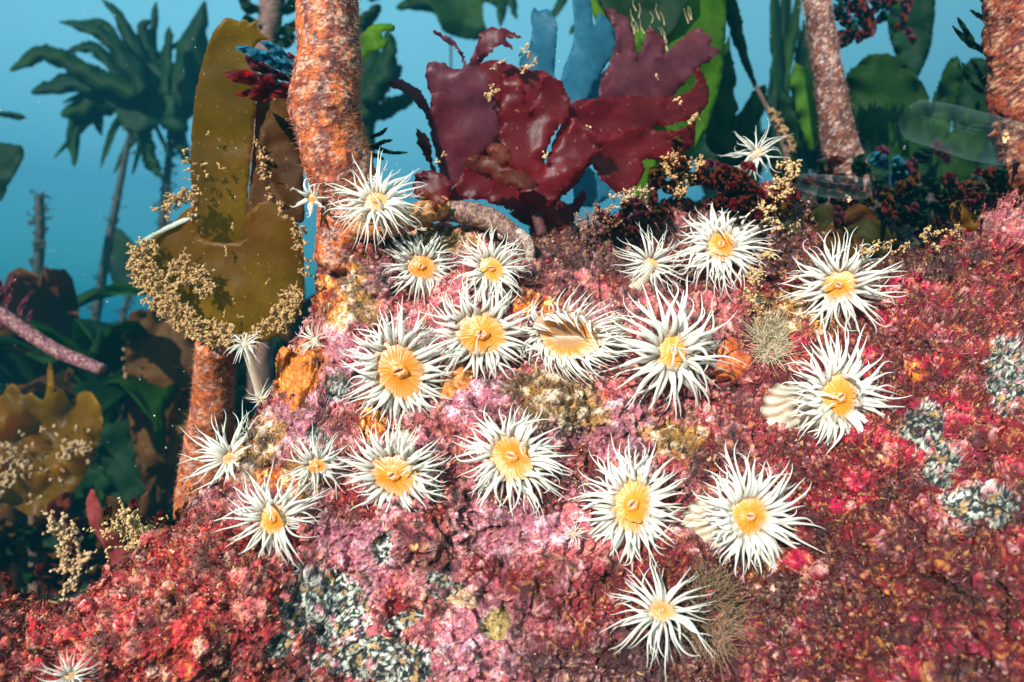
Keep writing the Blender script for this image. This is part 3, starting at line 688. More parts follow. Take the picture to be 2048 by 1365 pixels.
ANEM = [
 dict(px=752, py=402, Rr=84, rd=24, tilt=(-.15,.45), base=(788,470), n=62, dark=.2, label='upright white anemone on a striped column at the foot of the big orange stem', orange=.75, curl=.4, hooked=.3),
 dict(px=842, py=533, Rr=68, rd=29, tilt=(0,.1), n=58, dark=.6, label='small anemone with one arm across its orange disc, below the pale holdfast branch', hooked=.35, curl=.4),
 dict(px=982, py=537, Rr=74, rd=27, tilt=(-.05,.15), n=60, dark=.5, label='small bushy anemone with arms bent over its disc, above the widest open disc', hooked=.45, curl=.5),
 dict(px=1302, py=530, Rr=66, rd=15, tilt=(.15,0), base=(1266,590), short=235, n=54, dark=.1, label='thin-armed little anemone on a plain grey tapered column, left of the big upper right anemone', curl=.6, thick=.85, orange=.7),
 dict(px=1442, py=490, Rr=92, rd=33, tilt=(.1,.5), base=(1430,530), n=80, dark=.25, label='large anemone on the rock crest with dense white arms swept to the right', curl=.6, drift=(.25,-.05), hooked=.5),
 dict(px=1512, py=308, Rr=54, rd=10, tilt=(.1,.1), base=(1486,348), n=34, dark=0, Y=.50, lift=.008, label='far white anemone on a striped column standing up among the weed behind the rock', curl=.7, orange=.35, drift=(.2,.1), colw=.9),
 dict(px=1677, py=570, Rr=96, rd=32, tilt=(-.05,.05), n=66, dark=.45, label='anemone with loose wavy arms just below the small olive kelp', curl=.6, hooked=.3),
 dict(px=962, py=668, Rr=108, rd=50, n=66, dark=.75, label='anemone with the widest open orange disc and a clear round mouth', curl=.7, hooked=.22, tilt=(0,0)),
 dict(px=798, py=742, Rr=113, rd=56, tilt=(-.05,-.05), n=92, dark=.35, grey=.2, ecc=.86, label='big oval anemone with greyish arms and bright yellow-orange disc, right of a bare patch', curl=.35, drift=(.05,-.05), hooked=.25),
 dict(px=1134, py=672, Rr=100, rd=56, tilt=(-.15,.0), n=90, dark=.1, grey=.08, ecc=1.28, fold=.9, gape=True, label='folded anemone whose grey-brown disc gapes between an upper and a lower fringe', curl=.45, drift=(.95,.0), hooked=.2, thick=.8),
 dict(px=1346, py=704, Rr=122, rd=36, tilt=(.3,.1), base=(1290,720), n=58, dark=.5, label='anemone with the longest, thickest sprawling arms, left of a red-orange sponge', curl=.55, hooked=.4, thick=1.1),
 dict(px=1678, py=795, Rr=126, rd=46, tilt=(.48,.1), base=(1590,842), short=205, n=82, dark=.25, label='rightmost large anemone, on a broad striped column bulging out to its lower left', curl=.4, drift=(.12,0), hooked=.45, colw=1.25),
 dict(px=457, py=915, Rr=82, rd=13, tilt=(-.35,.05), base=(505,925), Y=.41, colw=1.3, n=42, dark=.1, label='leftmost large white anemone, leaning off the rock edge before a kelp stem', curl=.3, orange=.8, drift=(-.15,0)),
 dict(px=632, py=932, Rr=66, rd=18, tilt=(0,-.05), n=38, dark=.35, grey=.35, label='small greyish anemone with few arms, between two larger ones on the lower left', curl=.4),
 dict(px=786, py=950, Rr=98, rd=46, tilt=(-.3,-.2), n=74, dark=.4, grey=.25, label='grey-armed anemone with a glowing yellow disc below the big oval one', curl=.45, hooked=.15, base=(810,900)),
 dict(px=1022, py=914, Rr=108, rd=47, tilt=(-.05,.35), n=66, dark=.1, label='central white anemone with arms crossing its orange disc, spread widest to the left', curl=.55, hooked=.5),
 dict(px=545, py=1037, Rr=92, rd=31, tilt=(-.3,-.1), n=48, dark=.3, grey=.2, label='lowest anemone on the left end of the rock, star shaped with a yellow disc', curl=.3, base=(600,1010), hooked=.2),
 dict(px=1264, py=1010, Rr=112, rd=48, tilt=(0,.05), n=76, dark=.4, label='tall oval anemone with curled arm tips, just right of the tiny one', curl=.5, ecc=.9, hooked=.4, base=(1250,1050)),
 dict(px=1498, py=1033, Rr=120, rd=44, tilt=(.42,.05), base=(1416,1070), short=200, n=80, dark=.6, label='anemone on a ribbed cream column, with dark marks round the orange disc', curl=.5, hooked=.3, drift=(.1,0), colw=1.1),
 dict(px=1322, py=1222, Rr=98, rd=24, tilt=(.1,.45), n=42, dark=.2, label='lowest white anemone, alone near the bottom with a small half-hidden disc', curl=.4, hooked=.4, orange=.8),
 dict(px=1148, py=1068, Rr=30, rd=5, n=18, dark=.3, lift=.005, label='tiny anemone on the pink crust at the lower centre', curl=.3, orange=.5),
 dict(px=622, py=397, Rr=36, rd=10, Y=.425, lift=.004, n=16, dark=.05, tilt=(-.4,0), label='small closed anemone with fat curled arms clinging to the big kelp stem', curl=1.2, thick=2.4, orange=.9, base=(650,400), closed=.6),
 dict(px=490, py=690, Rr=38, rd=8, Y=.40, lift=.004, n=26, dark=0, tilt=(-.2,.3), label='drooping white anemone on a long bent pale stalk under the kelp blade', curl=.3, drift=(0,-.9), orange=.3, base=(524,812), colw=1.0, thick=1.2),
 dict(px=522, py=798, Rr=30, rd=5, Y=.41, lift=.004, n=20, dark=0, label='small white anemone at the foot of the bent pale stalk', curl=.3, drift=(.3,.4), orange=.3),
 dict(px=628, py=682, Rr=38, rd=8, tilt=(-.5,0), n=26, dark=.1, grey=.3, lift=.006, label='small faded anemone on the left edge of the rock by the orange sponge', curl=.5, drift=(-.4,0), orange=.1),
 dict(px=500, py=868, Rr=28, rd=5, Y=.43, lift=.004, n=18, dark=0, label='small white anemone half hidden behind the leftmost large one', curl=.3, drift=(.2,.3), orange=.3),
 dict(px=140, py=1352, Rr=46, rd=9, n=34, dark=0, lift=.012, label='white anemone cut off by the bottom edge in the lower left turf', curl=.3, drift=(0,.3), orange=.6),
]
for i, a in enumerate(ANEM):
    anemone(seed=i + 1, **a)
#@@PART3
# ------------------------------------------------------------------ foreground kelp, left
O1, O2, O3 = (0.62, 0.11, 0.006), (0.20, 0.022, 0.010), (0.74, 0.40, 0.28)
def bryo_poly(poly, n, Y, seed, margin=0):
    """random points in a pixel polygon"""
    rnd = np.random.RandomState(seed); poly = np.array(poly, float); lo, hi = poly.min(0), poly.max(0); out = []
    while len(out) < n:
        x, y = rnd.uniform(lo, hi); c = False; j = len(poly) - 1
        for i in range(len(poly)):
            if (poly[i, 1] > y) != (poly[j, 1] > y) and x < (poly[j, 0] - poly[i, 0]) * (y - poly[i, 1]) / (poly[j, 1] - poly[i, 1]) + poly[i, 0]: c = not c
            j = i
        if c: out.append(P(x, y, Y + rnd.uniform(-.004, .002)))
    return out
def along(line, n, Y, jit, seed):
    rnd = np.random.RandomState(seed); L = catmull(line, step=3); i = rnd.randint(0, len(L), n)
    q = L[i] + rnd.normal(0, jit, (n, 2)); return [P(a, b, Y + rnd.uniform(-.004, .004)) for a, b in q]

k1 = empty('kelp', P(420, 990, .56), 'front kelp with a translucent yellow-brown blade hung with pale crust, on an orange stem', 'kelp', 'kelp plants')
stipe('stipe', [(432, 690, .50), (428, 760, .52), (424, 830, .53), (415, 900, .55), (405, 990, .56), (400, 1080, .57)], (74, 76, 82, 90, 98, 104), k1, O1, (0.30, 0.05, 0.02), O3, 2, k=8)
sheet('blade', [(385, 415), (395, 472), (440, 486), (492, 478), (494, 430), (540, 400), (578, 430), (603, 470), (609, 540), (605, 610), (582, 650), (530, 684), (470, 692), (410, 682), (350, 642), (300, 592), (268, 535), (268, 505), (300, 470), (345, 445)], .485, M['kelp_yellow'], k1, (0.0, .012), .003, 160, 1, curl=.006)
sheet('frond', [(392, 500), (384, 400), (382, 300), (388, 220), (402, 140), (424, 70), (452, 37), (478, 43), (490, 39), (499, 47), (516, 42), (513, 56), (536, 78), (518, 84), (506, 105), (512, 170), (508, 260), (497, 370), (492, 480), (470, 510)], .484, M['kelp_yellow'], k1, (0, .02), .003, 160, 2, smoothed=True)
sheet('frond', [(494, 492), (499, 380), (509, 280), (514, 200), (530, 150), (556, 150), (545, 215), (528, 285), (526, 340), (558, 410), (590, 450), (600, 500)], .492, M['kelp_brown'], k1, (0, .01), .005, 110, 3)
sheet('frond', [(560, 165), (596, 200), (604, 300), (608, 400), (606, 445), (575, 432), (545, 385), (527, 335), (521, 290), (534, 235)], .478, M['kelp_brown'], k1, (.01, .0), .008, 90, 4, curl=.01)
tag(sheet('torn_strip', [(278, 484), (300, 470), (345, 447), (388, 428), (392, 434), (350, 455), (310, 474), (284, 490)], .478, mat_blade('pale_strip', (.6, .62, .5), (.7, .7, .6), (.5, .6, .5), .3), k1, (0, 0), .002, 60, 5, jag=.6), 'pale shiny torn strip')
sd = bryo_poly([(262, 500), (300, 480), (320, 500), (300, 520), (330, 560), (360, 600), (400, 640), (470, 655), (470, 695), (410, 685), (345, 650), (295, 600), (262, 545)], 420, .477, 1)
sd += bryo_poly([(345, 520), (372, 505), (380, 530), (430, 545), (430, 590), (400, 600), (390, 560), (360, 570), (350, 600), (330, 560)], 110, .477, 2)
sd += bryo_poly([(515, 600), (540, 615), (600, 560), (608, 600), (585, 650), (530, 680), (480, 690), (490, 665), (550, 640)], 120, .479, 3)
sd += along([(335, 400), (350, 395), (385, 385), (395, 400)], 26, .477, 5, 4) + along([(325, 430), (350, 400), (380, 390)], 26, .478, 7, 5)
sd += along([(380, 300), (383, 360), (390, 470)], 16, .48, 2, 6) + along([(522, 290), (530, 340), (560, 400), (598, 460), (608, 560)], 60, .476, 4, 7)
for j_, (x_, y_) in enumerate([(436, 338), (400, 332), (398, 350), (420, 357), (468, 445), (412, 272), (452, 505), (530, 570), (475, 630), (450, 618)]): sd.append(P(x_, y_, .478))
pt, rd_ = branch_pts(sd, 6, .0010, .00092, (-.1, -.7, -.1), 4, .8, .25)
tag(blobs('bryozoan_crust', pt, rd_, M['bryo'], None, (0.74, 0.43, 0.19), (0.42, 0.20, 0.06), 1), 'knobbly tan animal crust fringing the yellow-brown kelp blade', 'bryozoan', 'bryozoan colonies')

# ------------------------------------------------------------------ big orange kelp stem with its holdfast
k2 = empty('kelp', P(710, 470, .455), 'thick orange kelp stem with pale fuzz rising from the rock past the blade', 'kelp', 'kelp plants')
stipe('stipe', [(640, -560, .435), (660, -400, .432), (648, -230, .43), (655, -60, .43), (655, 40, .43), (660, 130, .43), (648, 200, .43), (662, 270, .432), (680, 340, .437), (702, 400, .446), (690, 460, .45), (672, 530, .452)], (100, 104, 106, 112, 118, 128, 138, 132, 132, 128, 112, 90), k2, O1, (0.19, 0.022, 0.012), (0.80, 0.45, 0.34), 5, sides=72, lump=.09)
stipe('holdfast_root', [(690, 440, .445), (740, 450, .437), (790, 445, .435), (850, 425, .44), (890, 412, .45)], (70, 60, 54, 48, 40), k2, (0.62, 0.2, .03), (0.55, 0.12, 0.02), (0.8, 0.5, 0.3), 6, sides=40, lump=.12)
stipe('holdfast_root', [(820, 440, .465), (870, 426, .457), (920, 424, .451), (970, 436, .446), (1010, 455, .443), (1036, 485, .442), (1044, 530, .447)], (24, 36, 44, 46, 38, 30, 20), k2, (0.26, 0.12, 0.07), (0.12, 0.03, 0.05), (0.5, 0.32, 0.24), 7, sides=40, lump=.10)
stipe('holdfast_root', [(1000, 470, .445), (1040, 470, .44), (1060, 500, .44), (1055, 545, .445)], (20, 24, 20, 16), k2, (0.55, 0.35, 0.25), (0.35, 0.15, 0.15), (0.8, 0.65, 0.55), 8, sides=24)
# short fuzz on the stem
def fuzz(name, line, widths, n, ln, cA, cB, parent, seed, wd=.00016):
    rnd = np.random.RandomState(seed); L = catmull(line, n=14); m_ = len(L)
    i = rnd.randint(0, m_, n); w_ = np.interp(np.linspace(0, 1, m_), np.linspace(0, 1, len(widths)), widths)
    c = np.stack([(L[:, 0] - 1024) / F * L[:, 2], L[:, 2], -(L[:, 1] - 682.5) / F * L[:, 2]], 1)
    T = np.gradient(c, axis=0); T /= np.linalg.norm(T, axis=1)[:, None]
    i2 = np.clip(i + 1, 0, m_ - 1); f = rnd.rand(n, 1); c0 = c[i] * (1 - f) + c[i2] * f
    a = rnd.uniform(0, 2 * np.pi, n); e = np.cross(T[i], np.array((0, 1., 0))); e /= np.linalg.norm(e, axis=1)[:, None]; g_ = np.cross(T[i], e)
    dr = e * np.cos(a)[:, None] + g_ * np.sin(a)[:, None]
    rr_ = (w_[i] / 2 / F * L[i, 2])[:, None]
    b0 = c0 + dr * rr_ * 0.96; l_ = ln * rnd.gamma(3, .33, (n, 1))
    K = 5; s_ = np.linspace(0, 1, K); dd = dr + rnd.normal(0, .5, (n, 3)); bend = rnd.normal(0, .5, (n, 3))
    path = b0[:, None] + (dd[:, None] * s_[None, :, None] + bend[:, None] * (s_ ** 2)[None, :, None]) * l_[:, None]
    rad = np.tile((1 - s_ * .8)[None], (n, 1)) * wd * rnd.uniform(.6, 1.6, (n, 1))
    m1 = rnd.rand(n, 1, 1); cc = np.tile(np.array(cA) * m1 + np.array(cB) * (1 - m1), (1, K, 1))
    V, q, cc = tubes(path, rad, 4, cc)
    return mesh_obj(name, V, q, M['turf'], parent, cc)
tag(fuzz('hydroid_fuzz', [(655, -60, .43), (660, 130, .43), (648, 200, .43), (662, 270, .432), (680, 340, .437), (700, 400, .446)], (116, 128, 138, 132, 132, 128), 9000, .0010, (0.66, 0.34, 0.22), (0.40, 0.07, 0.02), k2, 4), kind='stuff')
tag(fuzz('hydroid_fuzz', [(432, 690, .50), (428, 760, .52), (424, 830, .53), (415, 900, .55), (400, 1000, .56)], (76, 78, 84, 92, 100), 3500, .0010, (0.66, 0.3, 0.18), (0.35, 0.06, 0.03), k1, 5), kind='stuff')

# ------------------------------------------------------------------ the red weed at the centre
rw = empty('red_seaweed', P(1060, 450, .47), 'large translucent wine-red leafy seaweed fanning out above the rock', 'seaweed')
FR = [
 ('red', .50, (0, .02), [(888, 365), (870, 305), (857, 240), (862, 205), (855, 165), (853, 128), (885, 126), (905, 138), (925, 133), (916, 100), (890, 85), (867, 61), (905, 80), (925, 105), (935, 130), (950, 98), (966, 62), (1003, 55), (1015, 62), (1042, 75), (1012, 78), (1028, 99), (1003, 90), (985, 103), (962, 130), (975, 160), (990, 200), (1005, 240), (992, 280), (962, 310), (932, 345), (905, 372)], 'purple'),
 ('red', .52, (0, .0), [(945, 150), (985, 121), (1020, 130), (1065, 142), (1100, 155), (1105, 260), (1010, 340), (955, 300)], 'red'),
 ('red', .505, (.02, .0), [(777, 168), (792, 158), (815, 165), (838, 180), (855, 205), (872, 250), (860, 246), (840, 217), (820, 193), (795, 180)], 'purple'),
 ('red', .462, (.0, .0), [(1003, 158), (1012, 150), (1020, 157), (1030, 148), (1041, 154), (1048, 172), (1050, 202), (1053, 226), (1074, 187), (1085, 156), (1098, 150), (1112, 157), (1128, 165), (1130, 180), (1141, 200), (1142, 217), (1130, 240), (1110, 262), (1095, 300), (1084, 338), (1062, 375), (1025, 350), (1003, 300), (998, 250), (1000, 200)], 'red'),
 ('red', .455, (-.01, .0), [(1040, 370), (1085, 335), (1110, 290), (1130, 260), (1146, 235), (1156, 237), (1162, 250), (1175, 247), (1178, 262), (1195, 262), (1207, 276), (1200, 298), (1180, 322), (1165, 338), (1135, 372), (1110, 400), (1080, 425), (1050, 405)], 'red'),
 ('purple', .55, (.02, .0), [(1200, 200), (1205, 160), (1222, 120), (1232, 85), (1225, 50), (1209, 17), (1235, 25), (1255, 40), (1268, 70), (1274, 110), (1290, 80), (1295, 56), (1318, 70), (1331, 90), (1322, 112), (1311, 122), (1350, 90), (1385, 62), (1402, 59), (1425, 78), (1420, 90), (1434, 95), (1438, 107), (1400, 135), (1370, 165), (1330, 205), (1290, 222), (1240, 215)], 'purple'),
 ('red', .49, (.03, .0), [(1090, 330), (1143, 212), (1180, 200), (1250, 193), (1330, 196), (1370, 186), (1393, 170), (1391, 145), (1397, 137), (1410, 155), (1418, 187), (1412, 215), (1385, 237), (1340, 250), (1285, 262), (1230, 300), (1150, 350), (1100, 380)], 'red'),
 ('red', .475, (.02, .0), [(1120, 350), (1180, 285), (1255, 258), (1330, 262), (1370, 256), (1388, 236), (1392, 252), (1385, 290), (1360, 310), (1320, 321), (1288, 320), (1287, 345), (1270, 378), (1252, 391), (1225, 380), (1195, 350), (1178, 328), (1150, 370), (1120, 395)], 'red'),
 ('red', .475, (.0, .01), [(905, 375), (935, 335), (970, 315), (1010, 320), (1060, 340), (1120, 360), (1170, 332), (1155, 368), (1125, 392), (1110, 420), (1140, 462), (1080, 440), (1030, 425), (980, 405), (935, 398), (905, 410), (890, 395)], 'red'),
 ('red_brown', .44, (.0, .0), [(938, 338), (930, 322), (950, 310), (976, 312), (975, 298), (985, 285), (1008, 292), (1024, 312), (1018, 328), (1002, 334), (1040, 341), (1066, 356), (1076, 374), (1040, 378), (1005, 366), (965, 352)], 'red_brown'),
 ('purple', .47, (.0, .0), [(828, 395), (832, 352), (855, 342), (885, 350), (905, 372), (895, 398), (880, 418), (866, 432), (855, 404)], 'red'),
 ('red_brown', .435, (.0, .0), [(830, 388), (860, 384), (895, 400), (888, 412), (875, 406), (876, 424), (868, 425), (862, 404), (842, 400)], 'red_brown'),
 ('red_brown', .50, (.0, .0), [(832, 258), (850, 268), (860, 285), (868, 330), (886, 372), (872, 372), (858, 330), (842, 300), (836, 280)], 'red_brown'),
 ('blue', .57, (.0, -.01), [(1055, 155), (1038, 125), (1058, 95), (1064, 60), (1061, 35), (1068, 15), (1080, 23), (1095, 18), (1109, 34), (1115, 58), (1112, 100), (1109, 150), (1114, 200), (1080, 200)], 'blue'),
 ('blue', .56, (.02, -.01), [(1120, 230), (1114, 190), (1130, 130), (1145, 90), (1148, 50), (1145, 0), (1150, -30), (1178, -30), (1182, 10), (1188, 52), (1197, 27), (1215, 37), (1229, 60), (1232, 90), (1218, 120), (1200, 150), (1175, 200), (1150, 240)], 'blue'),
 ('blue', .58, (.0, .0), [(1150, 240), (1172, 195), (1212, 138), (1222, 160), (1230, 210), (1190, 250)], 'blue'),
 ('blue', .60, (.0, .0), [(1150, 400), (1150, 350), (1170, 332), (1200, 355), (1225, 385), (1210, 400), (1180, 415)], 'blue'),
 ('purple', .52, (.0, .0), [(1060, 470), (1075, 430), (1105, 400), (1140, 405), (1165, 380), (1172, 400), (1150, 440), (1160, 480), (1110, 490)], 'purple'),
 ('red_brown', .49, (.0, .0), [(1020, 425), (1080, 420), (1120, 440), (1150, 478), (1110, 470), (1060, 455)], 'red_brown'),
]
for j_, (_, Y_, b_, out_, mt_) in enumerate(FR):
    sheet('frond', out_, Y_, M[mt_], rw, b_, .005, 140, 20 + j_, jag=2.5 if mt_ != 'blue' else 1.0, thick=.00035, curl=.006, ruff=.0035)
stipe('stem', [(1060, 375, .47), (1070, 420, .468), (1085, 470, .465)], (26, 20, 24), rw, (0.1, .01, .012), (.07, .008, .01), (.3, .1, .1), 3, sides=16, k=6, fine=.3)
# crumbs of crust stuck on the fronds
for (x_, y_, Y_, n_s) in [(1055, 130, .50, 7), (1040, 105, .505, 4), (977, 190, .49, 7), (995, 180, .49, 4), (1378, 242, .455, 5), (1083, 320, .45, 2), (1163, 257, .44, 1), (1305, 152, .53, 1), (1350, 205, .47, 2), (995, 130, .48, 3), (874, 320, .485, 3)]:
    s_ = [P(x_, y_, Y_) + np.random.RandomState(j).normal(0, .0016, 3) for j in range(n_s)]
    pt, rd_ = branch_pts(s_, 6, .0010, .0009, (.2, -.5, .6), int(x_), 1.0, .2)
    tag(blobs('bryozoan_tuft', pt, rd_, M['bryo'], None, (0.80, 0.50, 0.26), (0.6, 0.3, 0.12), 1), 'small pale crumb of crust clinging to the red seaweed', 'bryozoan', 'crumbs of crust on the red seaweed')

# ------------------------------------------------------------------ green kelp blade behind it
gk = empty('kelp', P(1330, 420, .66), 'broad bright green kelp blade standing right behind the red seaweed', 'kelp', 'kelp plants')
sheet('blade', [(1170, -60), (1180, -300), (1240, -520), (1330, -600), (1420, -500), (1455, -250), (1452, 20), (1450, 90), (1443, 160), (1425, 225), (1402, 280), (1372, 325), (1330, 360), (1290, 420), (1262, 400), (1240, 300), (1225, 150), (1195, 60)], .64, M['kelp_lime'], gk, (.0, .0), .012, 160, 50, jag=.8, curl=.02)
sheet('blade', [(1180, -60), (1220, -260), (1330, -300), (1385, -60), (1370, 20), (1340, 70), (1300, 110), (1260, 180), (1235, 120), (1215, 40)], .625, M['kelp_dark'], gk, (.0, .0), .01, 120, 51)
stipe('stipe', [(1300, 395, .65), (1310, 440, .66), (1318, 500, .66)], (30, 26, 30), gk, (.25, .1, .02), (.15, .05, .02), (.5, .3, .2), 3, sides=20, k=6)
rn_ = np.random.RandomState(8); hp = []
for j_ in range(34):
    x_, y_ = rn_.uniform(1225, 1400), rn_.uniform(-10, 105); hp.append([P(x_, y_, .612), P(x_ + rn_.uniform(-4, 8), y_ + 12, .606), P(x_ + rn_.uniform(0, 10), y_ + rn_.uniform(20, 34), .604)])
hp = np.array(hp); V, q, cc = tubes(hp, np.tile(np.array((.00012, .00014, .0004)), (34, 1)), 5, np.tile(np.array((.6, .4, .2)), (34, 3, 1)))
tag(mesh_obj('hydroids', V, q, M['bryo'], gk, cc), kind='stuff')
#@@P4
# ------------------------------------------------------------------ background kelp
def kelp(name, loc, label, grp='kelp plants'): return empty(name, loc, label, 'kelp', grp)
DK = ((.006, .011, .009), (.012, .014, .009), (.022, .025, .018))  # stem colours near black, the backlit silhouette put into them
def dstipe(line, widths, parent, seed, fz=0, ln=.02):
    fz *= 3; ln = .011
    widths = [q * .8 for q in widths]
    o = stipe('stipe', line, widths, parent, *DK, seed, sides=18, lump=.12, k=7, fine=.4)
    if fz:
        L_ = catmull(line, n=7); wv_ = np.interp(np.linspace(0, 1, len(L_)), np.linspace(0, 1, len(widths)), widths); rr_ = np.random.RandomState(seed); S_ = []
        for _ in range(fz // 14):
            i_ = rr_.randint(0, len(L_)); S_.append(P(L_[i_, 0] + wv_[i_] * .5 * rr_.choice([-1, 1], p=(.35, .65)), L_[i_, 1] + rr_.uniform(-9, 9), L_[i_, 2] - rr_.uniform(-.008, .012)))
        pt, rd_ = branch_pts(S_, 5, .0042, .0030, (.5, -.4, .1), seed, .9, .25)
        tag(blobs('algal_fuzz', pt, rd_, M['bryo'], parent, (.018, .035, .03), (.06, .03, .03), seed, stretch=.6), kind='stuff')
    return o
# the palm-like kelp, upper left
Y1 = 1.75
pk = kelp('kelp', P(165, 800, Y1), 'tall palm-like kelp whose dark green fingers spread against the open water, upper left')
sheet('blade', [(195, 195), (235, 150), (290, 125), (340, 150), (352, 200), (348, 262), (320, 250), (285, 262), (262, 264), (243, 252), (228, 222)], Y1, M['kelp_dark'], pk, (0, 0), .02, 90, 60, thick=.002)
for j_, (ln_, wd_) in enumerate([
 ([(270, 185), (200, 160), (140, 128), (85, 108), (20, 142)], (40, 44, 36, 34, 24)),
 ([(265, 190), (200, 170), (130, 168), (62, 186)], (40, 42, 38, 22)),
 ([(280, 200), (215, 195), (165, 215), (122, 232)], (50, 52, 40, 24)),
 ([(215, 205), (170, 215), (150, 255), (148, 334)], (36, 36, 32, 14)),
 ([(225, 215), (200, 222), (195, 240), (204, 272)], (30, 26, 24, 6)),
 ([(290, 180), (245, 110), (205, 70), (160, 52), (118, 44)], (44, 40, 26, 20, 6)),
 ([(250, 130), (215, 62), (190, 50), (146, 52)], (20, 26, 24, 14)),
 ([(300, 180), (270, 100), (235, 30), (203, -2)], (44, 34, 18, 6)),
 ([(310, 180), (300, 110), (285, 60), (300, 40)], (40, 34, 22, 14)),
 ([(305, 150), (305, 80), (312, 4)], (26, 18, 12)),
 ([(330, 190), (335, 120), (338, 54)], (24, 20, 14)),
 ([(262, 180), (200, 105), (170, 95), (130, 106)], (26, 24, 22, 8)),
 ([(352, 262), (362, 190), (385, 100), (410, 2)], (50, 70, 62, 18)),
 ([(285, 250), (292, 290), (305, 330), (325, 355)], (32, 34, 26, 10)),
 ([(350, 250), (362, 290), (376, 330)], (34, 30, 12)),
]):
    ribbon('finger', [(a, b, Y1 + (j_ % 5 - 2) * .03) for a, b in ln_], wd_, M['kelp_green'] if j_ in (0, 2, 3, 13) else M['kelp_dark'], pk, 70 + j_, thick=.002, twist=.3)
rp_ = np.random.RandomState(19)
for j_ in range(22):                                   # narrower fingers between the broad ones
    a_ = rp_.uniform(-2.6, .35) if j_ % 3 else rp_.uniform(2.0, 3.2); L_ = rp_.uniform(70, 190) * (1 if abs(math.cos(a_)) > .5 else .8); b_ = a_ - .5 * math.cos(a_) * rp_.rand() * (-1)
    x_, y_ = 290 + rp_.normal(0, 26), 190 + rp_.normal(0, 22)
    if x_ + L_ * math.cos(a_) > 400: L_ *= .5
    ribbon('finger', [(x_, y_, Y1), (x_ + L_ * .5 * math.cos(a_), y_ + L_ * .5 * math.sin(a_), Y1 + .05), (x_ + L_ * math.cos(b_), y_ + L_ * math.sin(b_) + 14, Y1 + .02)], (10, rp_.uniform(12, 24), 5), M['kelp_dark' if j_ % 3 else 'kelp_green'], pk, 400 + j_, thick=.002, twist=.8)
dstipe([(262, 255, Y1), (240, 370, Y1), (218, 480, Y1), (197, 600, Y1), (182, 700, Y1), (168, 830, Y1)], (12, 16, 20, 22, 24, 28), pk, 11, 260)
pk2 = kelp('kelp', P(318, 800, 1.85), 'thin kelp stem furred with weed, just left of the yellow-brown blade')
ribbon('blade', [(342, 275, 1.85), (350, 200, 1.85), (372, 120, 1.88), (395, 40, 1.9)], (14, 44, 40, 16), M['kelp_dark'], pk2, 3, .002)
dstipe([(341, 262, 1.85), (336, 340, 1.85), (326, 430, 1.85), (322, 560, 1.85), (318, 800, 1.85)], (12, 18, 20, 22, 24), pk2, 12, 420, .03)
for (ln_, wd_, Y_, lb_, sd_) in [
 ([(78, 392, 1.6), (80, 450, 1.6), (76, 540, 1.6), (68, 650, 1.6), (62, 800, 1.6)], (20, 22, 24, 24, 26), 1.6, 'broken kelp stump furred with weed, alone in open water at the left edge', 13),
 ([(232, 780, 1.9), (238, 680, 1.9), (250, 620, 1.9), (264, 570, 1.9)], (22, 18, 12, 10), 1.9, 'young kelp with one oval leaf beside the long leaning stem', 14)]:
    r_ = kelp('kelp', P(ln_[-1][0], ln_[-1][1], Y_) if sd_ == 13 else P(232, 780, Y_), lb_)
    dstipe(ln_, wd_, r_, sd_, 300, .025)
    if sd_ == 14: sheet('blade', [(262, 592), (240, 582), (222, 555), (214, 510), (220, 465), (240, 458), (262, 480), (282, 500), (300, 540), (290, 580)], 1.9, M['kelp_dark'], r_, (0, 0), .014, 80, 61, thick=.002)
    else: ribbon('blade', [(85, 590, 1.58), (92, 570, 1.57), (90, 545, 1.56)], (8, 18, 10), M['kelp_dark'], r_, 3, .002)
e1_ = kelp('kelp', P(-60, 700, 1.3), 'kelp at the left edge with a dark folded leaf and a small tip above it')
sheet('blade', [(-60, 285), (0, 286), (46, 296), (40, 330), (15, 372), (0, 402), (-60, 420)], 1.3, M['kelp_dark'], e1_, (0, 0), .014, 60, 63, thick=.002)
ribbon('blade', [(-40, 225, 1.3), (0, 228, 1.3), (30, 232, 1.3), (52, 236, 1.3)], (6, 9, 14, 8), M['kelp_dark'], e1_, 8, .002)
dstipe([(-45, 260, 1.32), (-50, 480, 1.32), (-60, 800, 1.32)], (22, 24, 26), e1_, 15)
# second stem in the upper middle, with dark fringing weed
ms = kelp('kelp', P(545, 330, 1.0), 'reddish kelp stem with dark leafy weed, half hidden behind the big orange stem')
stipe('stipe', [(590, -500, 1.0), (575, -280, 1.0), (556, -60, 1.0), (545, 10, 1.0), (535, 80, 1.0), (528, 180, 1.0), (525, 330, 1.0), (520, 800, 1.0)], (44, 46, 50, 48, 44, 42, 44, 48), ms, (.16, .05, .03), (.08, .04, .03), (.3, .15, .12), 3, sides=24, k=6)
for j_, l_ in enumerate([[(545, 30), (580, 15), (600, -10)], [(545, 60), (575, 60), (600, 40)], [(540, 90), (570, 85), (590, 70)], [(525, 20), (495, 15), (485, -10)], [(528, 45), (502, 50), (490, 30)], [(560, 0), (585, -20), (600, -40)]]):
    ribbon('side_leaf', [(a, b, .99) for a, b in l_], (10, 26, 16), M['kelp_dark'], ms, 90 + j_, .001, ruffle=.15)
